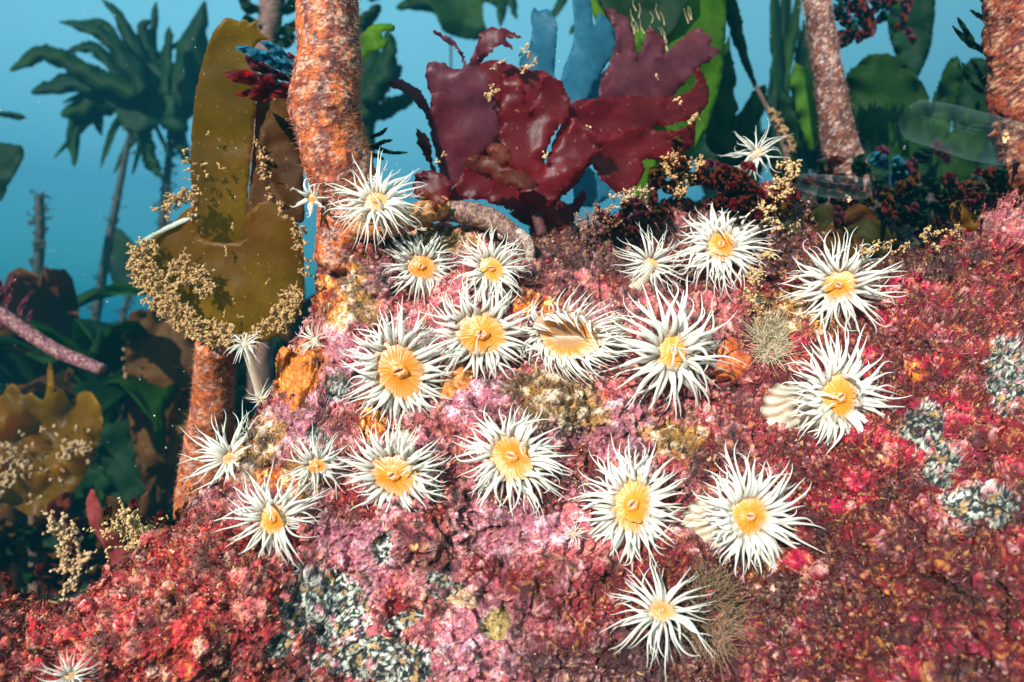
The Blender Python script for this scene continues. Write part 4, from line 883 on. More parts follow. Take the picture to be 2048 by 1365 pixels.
# leaves behind the gap, upper centre
uk = kelp('kelp', P(930, 500, 1.7), 'green kelp spreading at the top of the picture above the red seaweed')
sheet('blade', [(800, -80), (815, 5), (860, 10), (885, 60), (905, 72), (955, 80), (972, 60), (965, 20), (975, -80)], 1.7, M['kelp_green'], uk, (0, 0), .04, 80, 64, thick=.002)
for j_, (l_, w_) in enumerate([([(870, 10), (830, 8), (792, 16)], (34, 26, 12)), ([(960, -20), (990, 0), (1010, 20)], (30, 24, 12)), ([(1000, -60), (1005, 0), (1000, 55)], (34, 30, 6)), ([(1015, -60), (1025, 10), (1034, 40)], (20, 16, 4)), ([(1150, -60), (1125, 0), (1100, 40)], (20, 18, 14)), ([(1190, -40), (1165, 30), (1140, 70)], (16, 16, 12))]):
    ribbon('finger', [(a, b, 1.72) for a, b in l_], w_, M['kelp_green' if j_ < 3 else 'kelp_dark'], uk, 100 + j_, .002)
dstipe([(902, 75, 1.7), (902, 140, 1.7), (905, 300, 1.72), (930, 500, 1.75), (930, 800, 1.75)], (6, 6, 10, 14, 16), uk, 16)
lk = kelp('kelp', P(750, 460, 1.35), 'drooping green-blue kelp leaves just right of the big orange stem')
for j_, (l_, w_, m_) in enumerate([([(716, -40), (745, -10), (790, -30)], (26, 24, 20), 'kelp_dark'), ([(720, 200), (760, 160), (778, 110), (775, 60)], (60, 50, 34, 18), 'kelp_dark'), ([(722, 60), (735, 40), (760, 10)], (26, 30, 20), 'kelp_dark'), ([(715, 235), (760, 225), (800, 205), (838, 190)], (36, 34, 32, 14), 'kelp_green'), ([(720, 200), (765, 175), (790, 150), (801, 130)], (40, 26, 20, 16), 'kelp_dark'), ([(730, 320), (725, 200), (730, 100), (720, 30)], (40, 60, 60, 30), 'kelp_dark')]):
    ribbon('finger', [(a, b, 1.3 + .03 * j_) for a, b in l_], w_, M[m_], lk, 110 + j_, .002)
dstipe([(722, 250, 1.35), (722, 330, 1.36), (725, 600, 1.4)], (18, 18, 20), lk, 17)
gl = kelp('kelp', P(705, 350, .62), 'torn bright green leaf poking out behind the big orange stem')
sheet('blade', [(690, 150), (712, 100), (724, 70), (744, 52), (770, 48), (788, 51), (787, 63), (770, 62), (763, 72), (778, 84), (766, 98), (742, 104), (726, 124), (700, 180)], .62, M['kelp_lime'], gl, (0, 0), .006, 50, 65)
stipe('stipe', [(700, 160, .63), (702, 250, .63), (705, 350, .62), (706, 480, .62)], (18, 20, 22, 24), gl, (.2, .08, .02), (.1, .04, .02), (.4, .2, .1), 4, sides=16, k=5)
# lower left: blade with crust, dark blades, stems
yk = kelp('kelp', P(70, 1180, .80), 'yellow-brown kelp with a torn upper edge and pale crust, at the lower left edge')
sheet('blade', [(-60, 830), (0, 795), (22, 768), (45, 790), (62, 786), (78, 800), (92, 790), (97, 732), (104, 732), (108, 786), (122, 778), (138, 800), (150, 815), (152, 792), (172, 783), (190, 796), (204, 830), (198, 880), (180, 930), (150, 980), (110, 1018), (65, 1032), (20, 1010), (-60, 980)], .78, M['kelp_yellow'], yk, (0, 0), .02, 90, 66, thick=.001)
stipe('stipe', [(66, 1025, .79), (68, 1090, .80), (70, 1240, .80)], (16, 18, 24), yk, (.12, .05, .02), (.08, .03, .02), (.3, .15, .1), 4, sides=16, k=6)
s_ = bryo_poly([(-10, 890), (40, 900), (70, 930), (60, 950), (30, 960), (0, 990), (-10, 950)], 60, .765, 11) + bryo_poly([(108, 905), (175, 880), (180, 895), (140, 915), (112, 915)], 26, .765, 12) + bryo_poly([(0, 860), (200, 840), (180, 930), (60, 1010), (0, 970)], 30, .768, 13)
pt, rd_ = branch_pts(s_, 3, .0022, .0021, (0, -1, 0), 9, .8, .1)
tag(blobs('bryozoan_crust', pt, rd_, M['bryo'], None, (0.60, 0.36, 0.20), (0.4, 0.2, 0.08), 2), 'pale crust in a band across the torn yellow-brown kelp at the left edge', 'bryozoan', 'bryozoan colonies')
bk_ = kelp('kelp', P(330, 1150, .95), 'wide dark brown kelp blades in the gloom left of the orange kelp stem')
for j_, (o_, Y_, m_) in enumerate([([(255, 640), (285, 620), (345, 640), (395, 680), (410, 850), (400, 1010), (330, 1050), (285, 960), (262, 860), (250, 740)], .98, 'kelp_brown'),
     ([(200, 760), (235, 730), (262, 800), (285, 900), (290, 1010), (240, 1060), (205, 980), (190, 860)], 1.1, 'kelp_dark'), ([(340, 820), (380, 780), (400, 900), (395, 1020), (350, 1060), (330, 950)], .9, 'kelp_brown'), ([(150, 930), (190, 900), (220, 980), (215, 1080), (160, 1100), (130, 1020)], 1.0, 'kelp_dark')]):
    sheet('blade', o_, Y_, M[m_], bk_, (0, 0), .014, 100, 120 + j_, thick=.0015, jag=2.2, ruff=.02)
dstipe([(330, 1040, 1.0), (332, 1150, 1.0)], (26, 30), bk_, 18)
s_ = bryo_poly([(275, 900), (380, 850), (390, 960), (330, 1040), (280, 1000)], 12, .93, 14) + bryo_poly([(248, 650), (262, 640), (268, 780), (250, 790)], 14, .95, 15)
pt, rd_ = branch_pts(s_, 2, .003, .0026, (0, -1, 0), 9, .8, .1)
tag(blobs('bryozoan_crust', pt, rd_, M['bryo'], None, (0.36, 0.2, 0.12), (0.3, 0.12, 0.06), 2), 'scattered crust spots on the dark brown blades in the gloom', 'bryozoan', 'bryozoan colonies')
# pink crusted branch, left
fb = stipe('fallen_stem', [(-40, 600, .72), (20, 640, .70), (60, 668, .69), (110, 700, .68), (160, 722, .67), (204, 740, .66)], (24, 26, 28, 27, 26, 24), None, (.20, .04, .08), (.10, .015, .02), (.6, .3, .22), 9, sides=30, k=8)
tag(fb, 'broken mauve-crusted stem sticking out from the left edge', 'kelp stem')
pl = empty('red_seaweed', P(20, 650, .72), 'ragged purple-red weed with pointed leaves at the left edge', 'seaweed')
for j_, (l_, w_) in enumerate([([(20, 650), (15, 600), (25, 560), (38, 545)], (14, 18, 12, 4)), ([(30, 660), (45, 610), (60, 590)], (10, 12, 4)), ([(0, 640), (-8, 590), (2, 560)], (24, 30, 10)), ([(0, 660), (5, 625), (22, 600)], (14, 20, 6)), ([(40, 660), (55, 640), (64, 620)], (8, 10, 4))]):
    ribbon('leaf', [(a, b, .71) for a, b in l_], w_, M['purple'], pl, 130 + j_, .0006, ruffle=.12)
rf = empty('red_seaweed', P(255, 1150, .55), 'single smooth red leaf curling up from the lower left rock edge', 'seaweed')
sheet('frond', [(180, 985), (186, 978), (200, 1010), (215, 1045), (240, 1070), (252, 1110), (250, 1150), (225, 1130), (205, 1090), (180, 1050), (172, 1010)], .56, mat_blade('salmon_frond', (.25, .03, .03), (.36, .06, .05), (.4, .06, .05), .35), rf, (0, 0), .01, 60, 67)
# bent pale stalk's companion twigs of crust along the rock edges
def tuft(label, seeds, Yv, n, steps, step, r0, up, c1, c2, seed, grp='bryozoan colonies', name='bryozoan_tuft', cat='bryozoan', base_r=8, ch=.22):
    rnd = np.random.RandomState(seed); S_ = []
    for (x_, y_) in seeds:
        for j in range(n): S_.append(P(x_ + rnd.normal(0, base_r), y_ + rnd.normal(0, base_r * .6), Yv + rnd.normal(0, .004)))
    pt, rd_ = branch_pts(S_, steps, step, r0, up, seed, .45, ch)
    return tag(blobs(name, pt, rd_, M['bryo'], None, c1, c2, seed), label, cat, grp)
TAN, TAN2 = (0.75, 0.48, 0.22), (0.45, 0.22, 0.08)
tuft('tan branching crust standing on the lower left edge of the rock', [(265, 1100), (290, 1090), (250, 1060), (300, 1130)], .395, 5, 16, .0014, .0011, (-.15, 0, 1), TAN, TAN2, 21)
tuft('blurred tan column of crust rising in front of the gloom, lower left', [(148, 1180), (140, 1150), (145, 1110), (130, 1080), (115, 1050), (165, 1140)], .50, 6, 6, .0020, .0019, (-.1, 0, 1), (0.70, 0.42, 0.25), TAN2, 22, base_r=9)
tuft('low white-gold crust among red weed at the far lower left', [(50, 1225), (95, 1230), (130, 1245), (145, 1265)], .37, 5, 9, .0014, .0010, (.1, -.3, 1), (0.80, 0.58, 0.34), TAN2, 23)
tuft('orange-red twiggy tuft on the rock edge below the leftmost large anemone', [(395, 985), (420, 1000), (410, 1020)], .42, 6, 10, .0012, .0009, (-.6, 0, .5), (0.62, 0.20, 0.07), (.4, .05, .02), 24)
tuft('pale knobbly crust on the rock under the drooping red frond', [(1262, 405), (1240, 415), (1280, 400)], .45, 6, 8, .0013, .0010, (-.1, -.2, 1), (0.70, 0.50, 0.35), TAN2, 25)
tuft('thick tan crust covering the folded brown weed right of the red seaweed', [(1352, 400), (1360, 370), (1340, 350), (1375, 345), (1350, 330)], .46, 6, 8, .0013, .0012, (0, -.3, .6), (0.68, 0.36, 0.15), TAN2, 26)
tuft('upright tan crust column beside the far white anemone', [(1560, 400), (1565, 370), (1570, 345), (1550, 430), (1560, 460)], .43, 7, 8, .0013, .0012, (.1, -.3, .8), TAN, TAN2, 27, base_r=12)
tuft('loose tan crust hanging below the rock crest near the anemone with swept arms', [(1505, 540), (1500, 580), (1530, 500), (1525, 620)], .40, 4, 9, .0013, .0009, (.1, -.4, -.5), TAN, TAN2, 28)
tuft('brown crusty tuft on the crest below the middle of the red seaweed', [(1185, 445), (1200, 430), (1170, 455), (1215, 450)], .44, 6, 8, .0012, .0009, (0, -.2, .8), (0.45, 0.22, 0.12), (.2, .06, .04), 29)
tuft('tan crumbs on the right shoulder of the rock under the olive kelp', [(1740, 510), (1770, 500), (1810, 505), (1850, 480), (1900, 470)], .39, 4, 7, .0012, .0009, (0, -.3, .8), (0.6, 0.35, 0.15), TAN2, 30)
# cream hydroid tuft
def hyd(label, cx0, cy0, Rp, n, c1, c2, seed, ln=1.0):
    rnd = np.random.RandomState(seed); K = 7; s_ = np.linspace(0, 1, K)
    a = rnd.uniform(0, 2 * np.pi, n); r_ = np.sqrt(rnd.rand(n)) * Rp
    pth = np.zeros((n, K, 3))
    for j in range(n):
        x_, y_ = cx0 + r_[j] * .5 * math.cos(a[j]), cy0 + r_[j] * .8 * math.sin(a[j])
        h_, hn = on_rock(x_, y_); dd = hn * .5 + np.array((math.cos(a[j]) * .7, -.5, -math.sin(a[j]) * .7 + .3)) + rnd.normal(0, .3, 3); b = rnd.normal(0, .5, 3)
        pth[j] = h_ + (dd[None] * s_[:, None] + b[None] * (s_ ** 2)[:, None]) * .006 * ln * rnd.uniform(.6, 1.3)
    V, q, cc = tubes(pth, np.tile((.00024 - .00016 * s_)[None], (n, 1)), 5, np.tile((np.array(c1) * .5 + np.array(c2) * .5)[None, None], (n, K, 1)) * rnd.uniform(.6, 1.3, (n, 1, 1)))
    return tag(mesh_obj('hydroid_tuft', V, q, M['bryo'], None, np.clip(cc, 0, 1)), label, 'hydroid', 'hydroid tufts')
hyd('bushy cream tuft of fine branches between two right-hand anemones', 1540, 690, 42, 620, (.8, .66, .45), (.7, .5, .3), 1, 1.3)
hyd('wispy beige tuft beside the folded anemone', 1232, 680, 24, 200, (.5, .4, .28), (.4, .28, .18), 2)
hyd('wispy brown threads around the lowest white anemone', 1420, 1230, 95, 800, (.34, .20, .11), (.3, .16, .1), 3, 1.0)
# orange sponges
def sponge(label, cx0, cy0, rx, ry, seed, c1=(.62, .12, .015), hgt=.004):
    rnd = np.random.RandomState(seed); n = 30; V, cols_ = [], []
    gx, gy = np.meshgrid(np.linspace(-1, 1, n), np.linspace(-1, 1, n)); rr_ = np.sqrt(gx ** 2 + gy ** 2).ravel()
    ph = np.arctan2(gy, gx).ravel(); wob_ = 1 + .16 * np.sin(3 * ph + seed) + .1 * np.sin(5 * ph + 2 * seed)
    px_ = cx0 + gx.ravel() * rx * wob_; py_ = cy0 + gy.ravel() * ry * wob_
    for x_, y_, r_ in zip(px_, py_, rr_):
        h_, hn = on_rock(x_, y_); V.append(h_ * (1 - (hgt * (1 - min(r_, 1.2) ** 4) - .0006) / .4))
    V = np.array(V); nz = fbm(V / .0022 + seed, 3); V = V * (1 - .0009 * nz[:, None] / .4)
    idx = np.arange(n * n).reshape(n, n); q = np.stack([idx[:-1, :-1], idx[1:, :-1], idx[1:, 1:], idx[:-1, 1:]], -1).reshape(-1, 4)
    keep = (rr_[q].max(1) < 1.12); q = q[keep]
    u_, inv = np.unique(q, return_inverse=True); V = V[u_]; q = inv.reshape(q.shape); nz = nz[u_]
    cc = lay(np.tile(np.array(c1), (len(V), 1)), (.32, .035, .01), sstep(0, .25, nz) * .7)
    cc = lay(cc, (.8, .35, .1), sstep(.05, .3, -nz) * .6)
    tag(mesh_obj('sponge', V, q, M['bryo'], None, cc), label, 'sponge', 'orange encrusting sponges')
sponge('red-orange sponge cushion right of the sprawling long-armed anemone', 1462, 722, 36, 44, 1, (.55, .09, .02))
sponge('rough orange sponge between the widest open anemone and the big oval one', 905, 752, 38, 42, 2, (.52, .17, .03))
sponge('orange sponge sheet on the left edge of the rock', 592, 752, 40, 56, 3, (.7, .17, .01), .005)
sponge('small tan-orange sponge dot on the pink crust, lower centre', 830, 1096, 10, 10, 4, (.6, .3, .12), .003)
sponge('flat tan cushion half in the hollow of the crust', 930, 1198, 34, 20, 5, (.55, .38, .24), .002)
#@@P5
def frill(label, cxy, Yv, n, size, mats, seed, spread=(26, 16), name='red_seaweed', up=1.2):
    r_ = empty(name, P(cxy[0], cxy[1] + 12, Yv + .004), label, 'seaweed', 'frilly weeds on the rock crest')
    rnd = np.random.RandomState(seed)
    for j in range(n):
        x_, y_ = cxy[0] + rnd.normal(0, spread[0]), cxy[1] + rnd.normal(0, spread[1]); a_ = -math.pi / 2 + rnd.normal(0, up); L_ = size * rnd.uniform(.6, 1.3); b_ = a_ + rnd.normal(0, .5)
        Yj = Yv + rnd.normal(0, .008)
        ribbon('frond', [(x_, y_, Yj), (x_ + L_ * .5 * math.cos(a_), y_ + L_ * .5 * math.sin(a_), Yj - .004), (x_ + L_ * math.cos(b_), y_ + L_ * math.sin(b_), Yj - .002 * rnd.rand())], (size * .2, size * rnd.uniform(.5, .8), size * .45), M[mats[j % len(mats)]], r_, seed * 9 + j, .0006, ruffle=.35, twist=1.2)
    return r_
# ------------------------------------------------------------------ right side
ridge_x = np.linspace(1130, 3000, 260)
rt_ = np.interp(ridge_x, [1130, 1180, 1240, 1320, 1500, 1650, 1800, 1900, 2048, 2200, 3000], [700, 520, 440, 415, 400, 372, 385, 372, 335, 280, 240]) + 10 * n2(ridge_x, ridge_x * 0, 40, 8, 4)
av = np.linspace(0, 1, 60); V = []
RX = np.repeat(ridge_x[:, None], 60, 1); RY = 1000 + (rt_[:, None] - 1000) * av[None]
YY = .62 + .16 * (1 - np.sqrt(1 - np.clip(av, 0, .995) ** 3))[None] + .03 * n2(RX.ravel(), RY.ravel(), 60, 9).reshape(RX.shape)
fr_ = np.stack([(RX - 1024) / F * YY, YY, -(RY - 682.5) / F * YY], 2)
bb = [fr_[:, -1] + np.stack([0 * rt_, 0 * rt_ + .9 * (j / 20), 0 * rt_ - .45 * (j / 20)], 1) for j in range(1, 21)]
G2 = np.concatenate([fr_, np.stack(bb, 1)], 1); n_r = G2.shape[1]
G2f = G2.reshape(-1, 3) + .012 * fbm(G2.reshape(-1, 3) / .03, 4)[:, None] * np.array((.3, -1, .6))
i2 = np.arange(len(ridge_x) * n_r).reshape(len(ridge_x), n_r)
c2_ = lay(np.tile(np.array((.05, .018, .016)), (len(G2f), 1)), (.03, .03, .015), sstep(0, .2, fbm(G2f / .02, 3)))
c2_ = lay(c2_, (.16, .04, .03), sstep(.15, .3, fbm(G2f / .008 + 4, 3))) * .55
tag(mesh_obj('rock', G2f, np.stack([i2[:-1, :-1], i2[1:, :-1], i2[1:, 1:], i2[:-1, 1:]], -1).reshape(-1, 4), M['rock'], None, c2_), kind='structure')

sel = np.zeros((len(ridge_x), n_r), bool); sel[:, 25:70] = True; cand = np.nonzero(sel.ravel() & (G2f[:, 0] / G2f[:, 1] * F + 1024 < 2200))[0]
rnd = np.random.RandomState(61); ti = rnd.choice(cand, 9000); S_ = G2f[ti] + rnd.normal(0, .003, (9000, 3))
pt, rd_ = branch_pts(S_[:2200], 4, .0035, .0026, (0, -.5, .9), 8, .8, .1)
tag(blobs('dark_turf', pt, rd_, M['bryo'], None, (.05, .018, .012), (.025, .035, .015), 5, stretch=.7), 'dark bushy turf covering the ridge behind the rock', 'seaweed turf', kind='stuff')
rs_ = kelp('kelp', P(1695, 400, .66), 'upright brown kelp stem mottled with pale crust, right of centre')
stipe('stipe', [(1560, -480, .62), (1590, -260, .62), (1618, -60, .62), (1638, 20, .62), (1652, 120, .62), (1664, 200, .625), (1678, 280, .63), (1692, 340, .64), (1705, 400, .65)], (42, 44, 48, 50, 52, 58, 66, 80, 96), rs_, (.22, .05, .02), (.10, .025, .02), (.68, .48, .42), 12, sides=48, k=10)
tag(fuzz('hydroid_fuzz', [(1618, -60, .62), (1652, 120, .62), (1678, 280, .63), (1700, 380, .65)], (50, 54, 68, 90), 3800, .0010, (.5, .28, .16), (.2, .05, .03), rs_, 6), kind='stuff')
fr2 = kelp('kelp', P(2060, 330, .48), 'thick lumpy orange-red kelp stem overgrown with tufts at the right edge')
stipe('stipe', [(1990, -500, .46), (2010, -280, .46), (2030, -60, .46), (2040, 40, .46), (2050, 120, .46), (2062, 200, .46), (2080, 300, .465), (2100, 420, .47)], (98, 102, 110, 118, 122, 130, 140, 150), fr2, (.34, .05, .012), (.18, .02, .015), (.7, .4, .22), 14, sides=60, lump=.2, k=10)
tag(fuzz('hydroid_fuzz', [(2030, -60, .46), (2050, 120, .46), (2080, 300, .465)], (112, 124, 140), 9000, .0009, (.45, .18, .07), (.22, .03, .02), fr2, 7), kind='stuff')
dt = empty('red_seaweed', P(2010, 150, .5), 'dark twiggy weed reaching left from the thick stem at the right edge', 'seaweed')
for j_, l_ in enumerate([[(2005, 140), (1970, 105), (1940, 85), (1915, 60)], [(1950, 90), (1930, 60), (1915, 35)], [(1960, 100), (1935, 85), (1905, 52)], [(2000, 60), (1970, 40), (1940, 20)], [(2010, 30), (1985, 15), (1960, 0)], [(2000, 190), (1960, 180), (1935, 155), (1925, 125)], [(1985, 190), (1960, 150), (1945, 120)]]):
    ribbon('branch', [(a, b, .5) for a, b in l_], (7, 11, 9, 4), M['kelp_dark'], dt, 140 + j_, .0007, ruffle=.3)
# hanging red and blue weed at the top right
hw = empty('red_seaweed', P(1760, -30, .72), 'bunch of dark red and blue-grey frilly weed hanging in from the top edge', 'seaweed')
rnd = np.random.RandomState(31)
for j_ in range(34):
    x_, y_ = rnd.uniform(1680, 1810), rnd.uniform(-40, 60); a_ = rnd.uniform(.2, 2.9); L_ = rnd.uniform(30, 62)
    ribbon('leaf', [(x_, y_, .72), (x_ + L_ * .5 * math.cos(a_), y_ + L_ * .5 * math.sin(a_), .71), (x_ + L_ * math.cos(a_ + .4), y_ + L_ * math.sin(a_ + .4), .72)], (8, rnd.uniform(14, 26), 12), M[('purple', 'blue', 'kelp_dark', 'red_brown', 'purple')[j_ % 5]], hw, 150 + j_, .0005, ruffle=.2)
# green blades behind on the right
def gplant(label, base, Yb, blades, sw=18, seed=0):
    r_ = kelp('kelp', P(base[0], base[1], Yb), label)
    for j, (l_, w_, m_) in enumerate(blades):
        ribbon('blade', [(a, b, Yb + .02 * ((j * 7) % 5 - 2)) for a, b in l_], w_, M[m_], r_, seed + j, .0015)
    rg = np.random.RandomState(seed + 5)
    for j, (l_, w_, m_) in enumerate(blades * 2):      # thinner leaves crowding between the broad ones
        dx, sc2 = rg.normal(0, 16), rg.uniform(.7, 1.12)
        x0, y0 = l_[0]
        ribbon('blade', [(x0 + (a - x0) * sc2 + dx * k / 3, y0 + (b - y0) * sc2 + rg.normal(0, 5), Yb + .05 + .03 * rg.rand()) for k, (a, b) in enumerate(l_)], [w * rg.uniform(.4, .65) for w in w_], M['kelp_dark' if j % 3 else 'kelp_green'], r_, seed + 50 + j, .0012, twist=.8)
    top = min((b for l_, _, _ in blades for a, b in l_[:1]), default=base[1] - 60)
    dstipe([(blades[0][0][0][0], blades[0][0][0][1] - 4, Yb + .01), ((base[0] + blades[0][0][0][0]) / 2, (base[1] + blades[0][0][0][1]) / 2, Yb), (base[0], base[1], Yb)], (sw * .7, sw, sw), r_, seed)
    return r_
gb = kelp('kelp', P(1780, 430, .85), 'broad rounded green kelp leaf right of the mottled brown stem')
sheet('blade', [(1690, 170), (1715, 130), (1750, 108), (1800, 118), (1840, 160), (1862, 210), (1868, 290), (1850, 350), (1800, 400), (1740, 400), (1700, 330)], .86, M['kelp_green'], gb, (0, 0), .012, 110, 70, thick=.0012, jag=2.0, ruff=.02)
sheet('blade', [(1660, 170), (1690, 200), (1720, 260), (1760, 330), (1790, 400), (1740, 410), (1690, 330)], .84, M['kelp_dark'], gb, (0, 0), .012, 80, 71, thick=.0012, jag=2.0, ruff=.02)
dstipe([(1780, 395, .85), (1782, 450, .85)], (22, 24), gb, 21)
tb = kelp('kelp', P(1840, 430, 1.0), 'tall dark kelp blade with a pale edge against the open water, top right')
sheet('blade', [(1785, -80), (1868, -80), (1869, 20), (1862, 90), (1846, 135), (1832, 165), (1826, 230), (1812, 160), (1790, 110), (1775, 40)], .98, M['kelp_dark'], tb, (0, 0), .012, 110, 72, thick=.0015, ruff=.02)
dstipe([(1828, 200, .98), (1832, 300, 1.0), (1840, 450, 1.0)], (14, 18, 20), tb, 22)
ep = kelp('kelp', P(1930, 400, .92), 'fan of dark green leaves rising behind the two glassy jellies')
for j_, (o_, Y_, m_) in enumerate([([(1850, 260), (1868, 190), (1898, 122), (1920, 120), (1925, 170), (1905, 230), (1890, 310), (1860, 330)], .9, 'kelp_green'), ([(1905, 250), (1915, 160), (1945, 118), (1985, 130), (2010, 180), (1985, 240), (1940, 300)], .93, 'kelp_dark'), ([(1880, 300), (1930, 230), (1960, 200), (1990, 210), (1970, 300), (1930, 370), (1880, 380)], .89, 'kelp_green'), ([(1840, 330), (1880, 290), (1930, 300), (1950, 370), (1900, 400), (1850, 400)], .95, 'kelp_dark')]):
    sheet('blade', o_, Y_, M[m_], ep, (0, 0), .012, 90, 160 + j_, thick=.0012, jag=2.0, ruff=.02)
dstipe([(1900, 370, .92), (1915, 430, .92)], (20, 24), ep, 23)
gplant('straps of pale and dark green kelp between the red seaweed and the brown stem', (1470, 440), .95, [
 ([(1465, 330), (1450, 250), (1450, 160), (1458, 100)], (30, 50, 44, 14), 'kelp_green'), ([(1480, 340), (1490, 270), (1515, 200), (1530, 170)], (30, 44, 36, 10), 'kelp_green'),
 ([(1470, 340), (1440, 290), (1420, 250), (1415, 220)], (30, 44, 34, 12), 'kelp_green'), ([(1490, 350), (1530, 300), (1560, 260), (1590, 250)], (34, 44, 34, 12), 'kelp_dark'), ([(1475, 345), (1470, 300), (1480, 250), (1500, 220)], (30, 40, 34, 12), 'kelp_green')], 20, 200)
gplant('light green leaf with dark ones showing just left of the brown stem', (1620, 430), .9, [
 ([(1635, 300), (1625, 230), (1605, 170), (1590, 128)], (40, 60, 52, 18), 'kelp_lime'), ([(1630, 330), (1600, 270), (1575, 220), (1560, 180)], (40, 56, 46, 12), 'kelp_dark'),
 ([(1630, 340), (1640, 280), (1640, 220), (1630, 180)], (40, 50, 40, 12), 'kelp_green'), ([(1600, 360), (1570, 320), (1540, 300), (1510, 290)], (40, 50, 40, 12), 'kelp_dark')], 20, 220)
gplant('tall thin dark straps rising to the top edge right of the lime kelp blade', (1585, 440), 1.15, [
 ([(1560, 260), (1555, 160), (1552, 80), (1545, -40)], (20, 26, 22, 14), 'kelp_dark'), ([(1565, 250), (1575, 120), (1590, 40), (1600, -20)], (14, 22, 20, 8), 'kelp_green'),
 ([(1560, 240), (1570, 140), (1568, 60), (1570, -60)], (12, 16, 16, 12), 'kelp_dark'), ([(1580, 300), (1560, 250), (1548, 200), (1540, 160)], (22, 34, 26, 8), 'kelp_dark'), ([(1590, 300), (1610, 220), (1615, 120), (1608, 40)], (20, 44, 40, 10), 'kelp_dark')], 18, 240)
st_ = kelp('kelp', P(1580, 420, .8), 'slender curling kelp with a twisted blade, its stem sleeved in brown crust')
ribbon('blade', [(1512, 175, .8), (1490, 120, .8), (1475, 70, .8), (1462, 20, .8), (1440, -40, .8)], (8, 16, 26, 30, 26), M['kelp_dark'], st_, 3, .001)
stipe('stipe', [(1512, 172, .8), (1528, 205, .8), (1545, 235, .8), (1562, 275, .8), (1575, 320, .8), (1585, 420, .8)], (8, 9, 12, 14, 14, 16), st_, (.1, .04, .02), (.06, .03, .02), (.3, .15, .1), 5, sides=14, k=6)
pt, rd_ = branch_pts([P(1546 + 5 * j, 225 + 9 * j, .79) for j in range(9) for _ in range(6)], 4, .0016, .0016, (0, 0, .2), 3, 1.0, .2)
tag(blobs('bryozoan_crust', pt, rd_, M['bryo'], None, (.5, .27, .12), (.3, .14, .06), 3), 'brown furry crust sleeving the slender kelp stem', 'bryozoan', 'bryozoan colonies')
gplant('dark brown and green kelp leaves crowding the gloom at the lower left corner', (40, 1260), .95, [
 ([(30, 1180), (10, 1110), (20, 1040), (60, 1000)], (50, 90, 80, 30), 'kelp_brown'), ([(50, 1190), (90, 1120), (130, 1080), (190, 1070)], (50, 90, 80, 30), 'kelp_dark'), ([(20, 1190), (-20, 1130), (-60, 1100), (-90, 1090)], (50, 90, 70, 30), 'kelp_dark'),
 ([(60, 1200), (130, 1150), (190, 1120), (260, 1130)], (50, 80, 70, 30), 'kelp_brown'), ([(40, 1180), (60, 1090), (110, 1010), (150, 960)], (50, 80, 70, 20), 'kelp_dark')], 30, 400)
gplant('dark wine and brown leaves in the gloom before the orange kelp stem', (290, 1250), .85, [
 ([(280, 1180), (250, 1110), (240, 1050), (215, 990)], (50, 90, 80, 24), 'kelp_brown'), ([(290, 1180), (330, 1120), (350, 1060), (370, 1000)], (50, 90, 80, 24), 'kelp_dark'), ([(280, 1190), (220, 1150), (170, 1130), (110, 1120)], (50, 80, 70, 24), 'purple'),
 ([(290, 1190), (300, 1110), (290, 1050), (300, 980)], (50, 80, 70, 24), 'kelp_brown')], 30, 420)
frill('dull red frilly weed in the gloom at the lower left', (90, 1130), .70, 26, 60, ('red_brown', 'kelp_brown', 'kelp_dark'), 52, (90, 36))
gplant('far blue-green kelp leaves showing low between the stems at right', (1700, 520), 1.5, [
 ([(1500, 420), (1490, 340), (1500, 280), (1520, 240)], (40, 60, 50, 16), 'kelp_dark'), ([(1600, 420), (1590, 340), (1600, 270), (1580, 220)], (40, 60, 50, 16), 'kelp_dark'), ([(1700, 420), (1730, 320), (1720, 240), (1700, 200)], (40, 70, 60, 16), 'kelp_dark'), ([(1850, 420), (1880, 340), (1860, 280), (1830, 240)], (40, 70, 60, 16), 'kelp_dark'), ([(1960, 420), (1990, 330), (2010, 260), (2000, 200)], (40, 70, 60, 16), 'kelp_dark'), ([(1440, 430), (1430, 360), (1410, 300), (1400, 260)], (40, 60, 50, 16), 'kelp_dark')], 20, 260)
# olive kelp sprouting on the crest and the small cup
ol = kelp('kelp', P(1700, 520, .47), 'small olive kelp with overlapping ragged leaves on the rock crest')
for j_, (o_, Y_) in enumerate([([(1612, 500), (1615, 450), (1632, 418), (1660, 412), (1668, 440), (1655, 480), (1640, 510)], .47), ([(1650, 470), (1680, 430), (1720, 408), (1760, 440), (1785, 470), (1760, 500), (1700, 505)], .465), ([(1690, 470), (1730, 440), (1775, 450), (1800, 490), (1765, 515), (1720, 505)], .455), ([(1640, 490), (1670, 460), (1710, 470), (1730, 500), (1690, 525)], .45)]):
    sheet('blade', o_, Y_, M['kelp_brown'] if j_ % 2 else mat_blade('olive_%d' % j_, (.03, .03, .005), (.07, .055, .006), (.16, .15, .01), .4), ol, (0, 0), .01, 40, 170 + j_)
stipe('stipe', [(1705, 490, .462), (1710, 520, .455)], (14, 16), ol, (.12, .06, .02), (.08, .03, .02), (.3, .15, .1), 4, sides=14, k=5)
cp = kelp('kelp', P(1925, 470, .44), 'little curled golden-brown cup of kelp at the right of the crest')
sheet('blade', [(1900, 410), (1918, 402), (1935, 415), (1930, 440), (1938, 460), (1915, 455), (1902, 435)], .45, M['kelp_yellow'], cp, (0, 0), .006, 40, 175)
sheet('blade', [(1925, 415), (1945, 430), (1958, 458), (1940, 462), (1925, 450)], .447, M['kelp_yellow'], cp, (0.01, 0), .006, 40, 176)
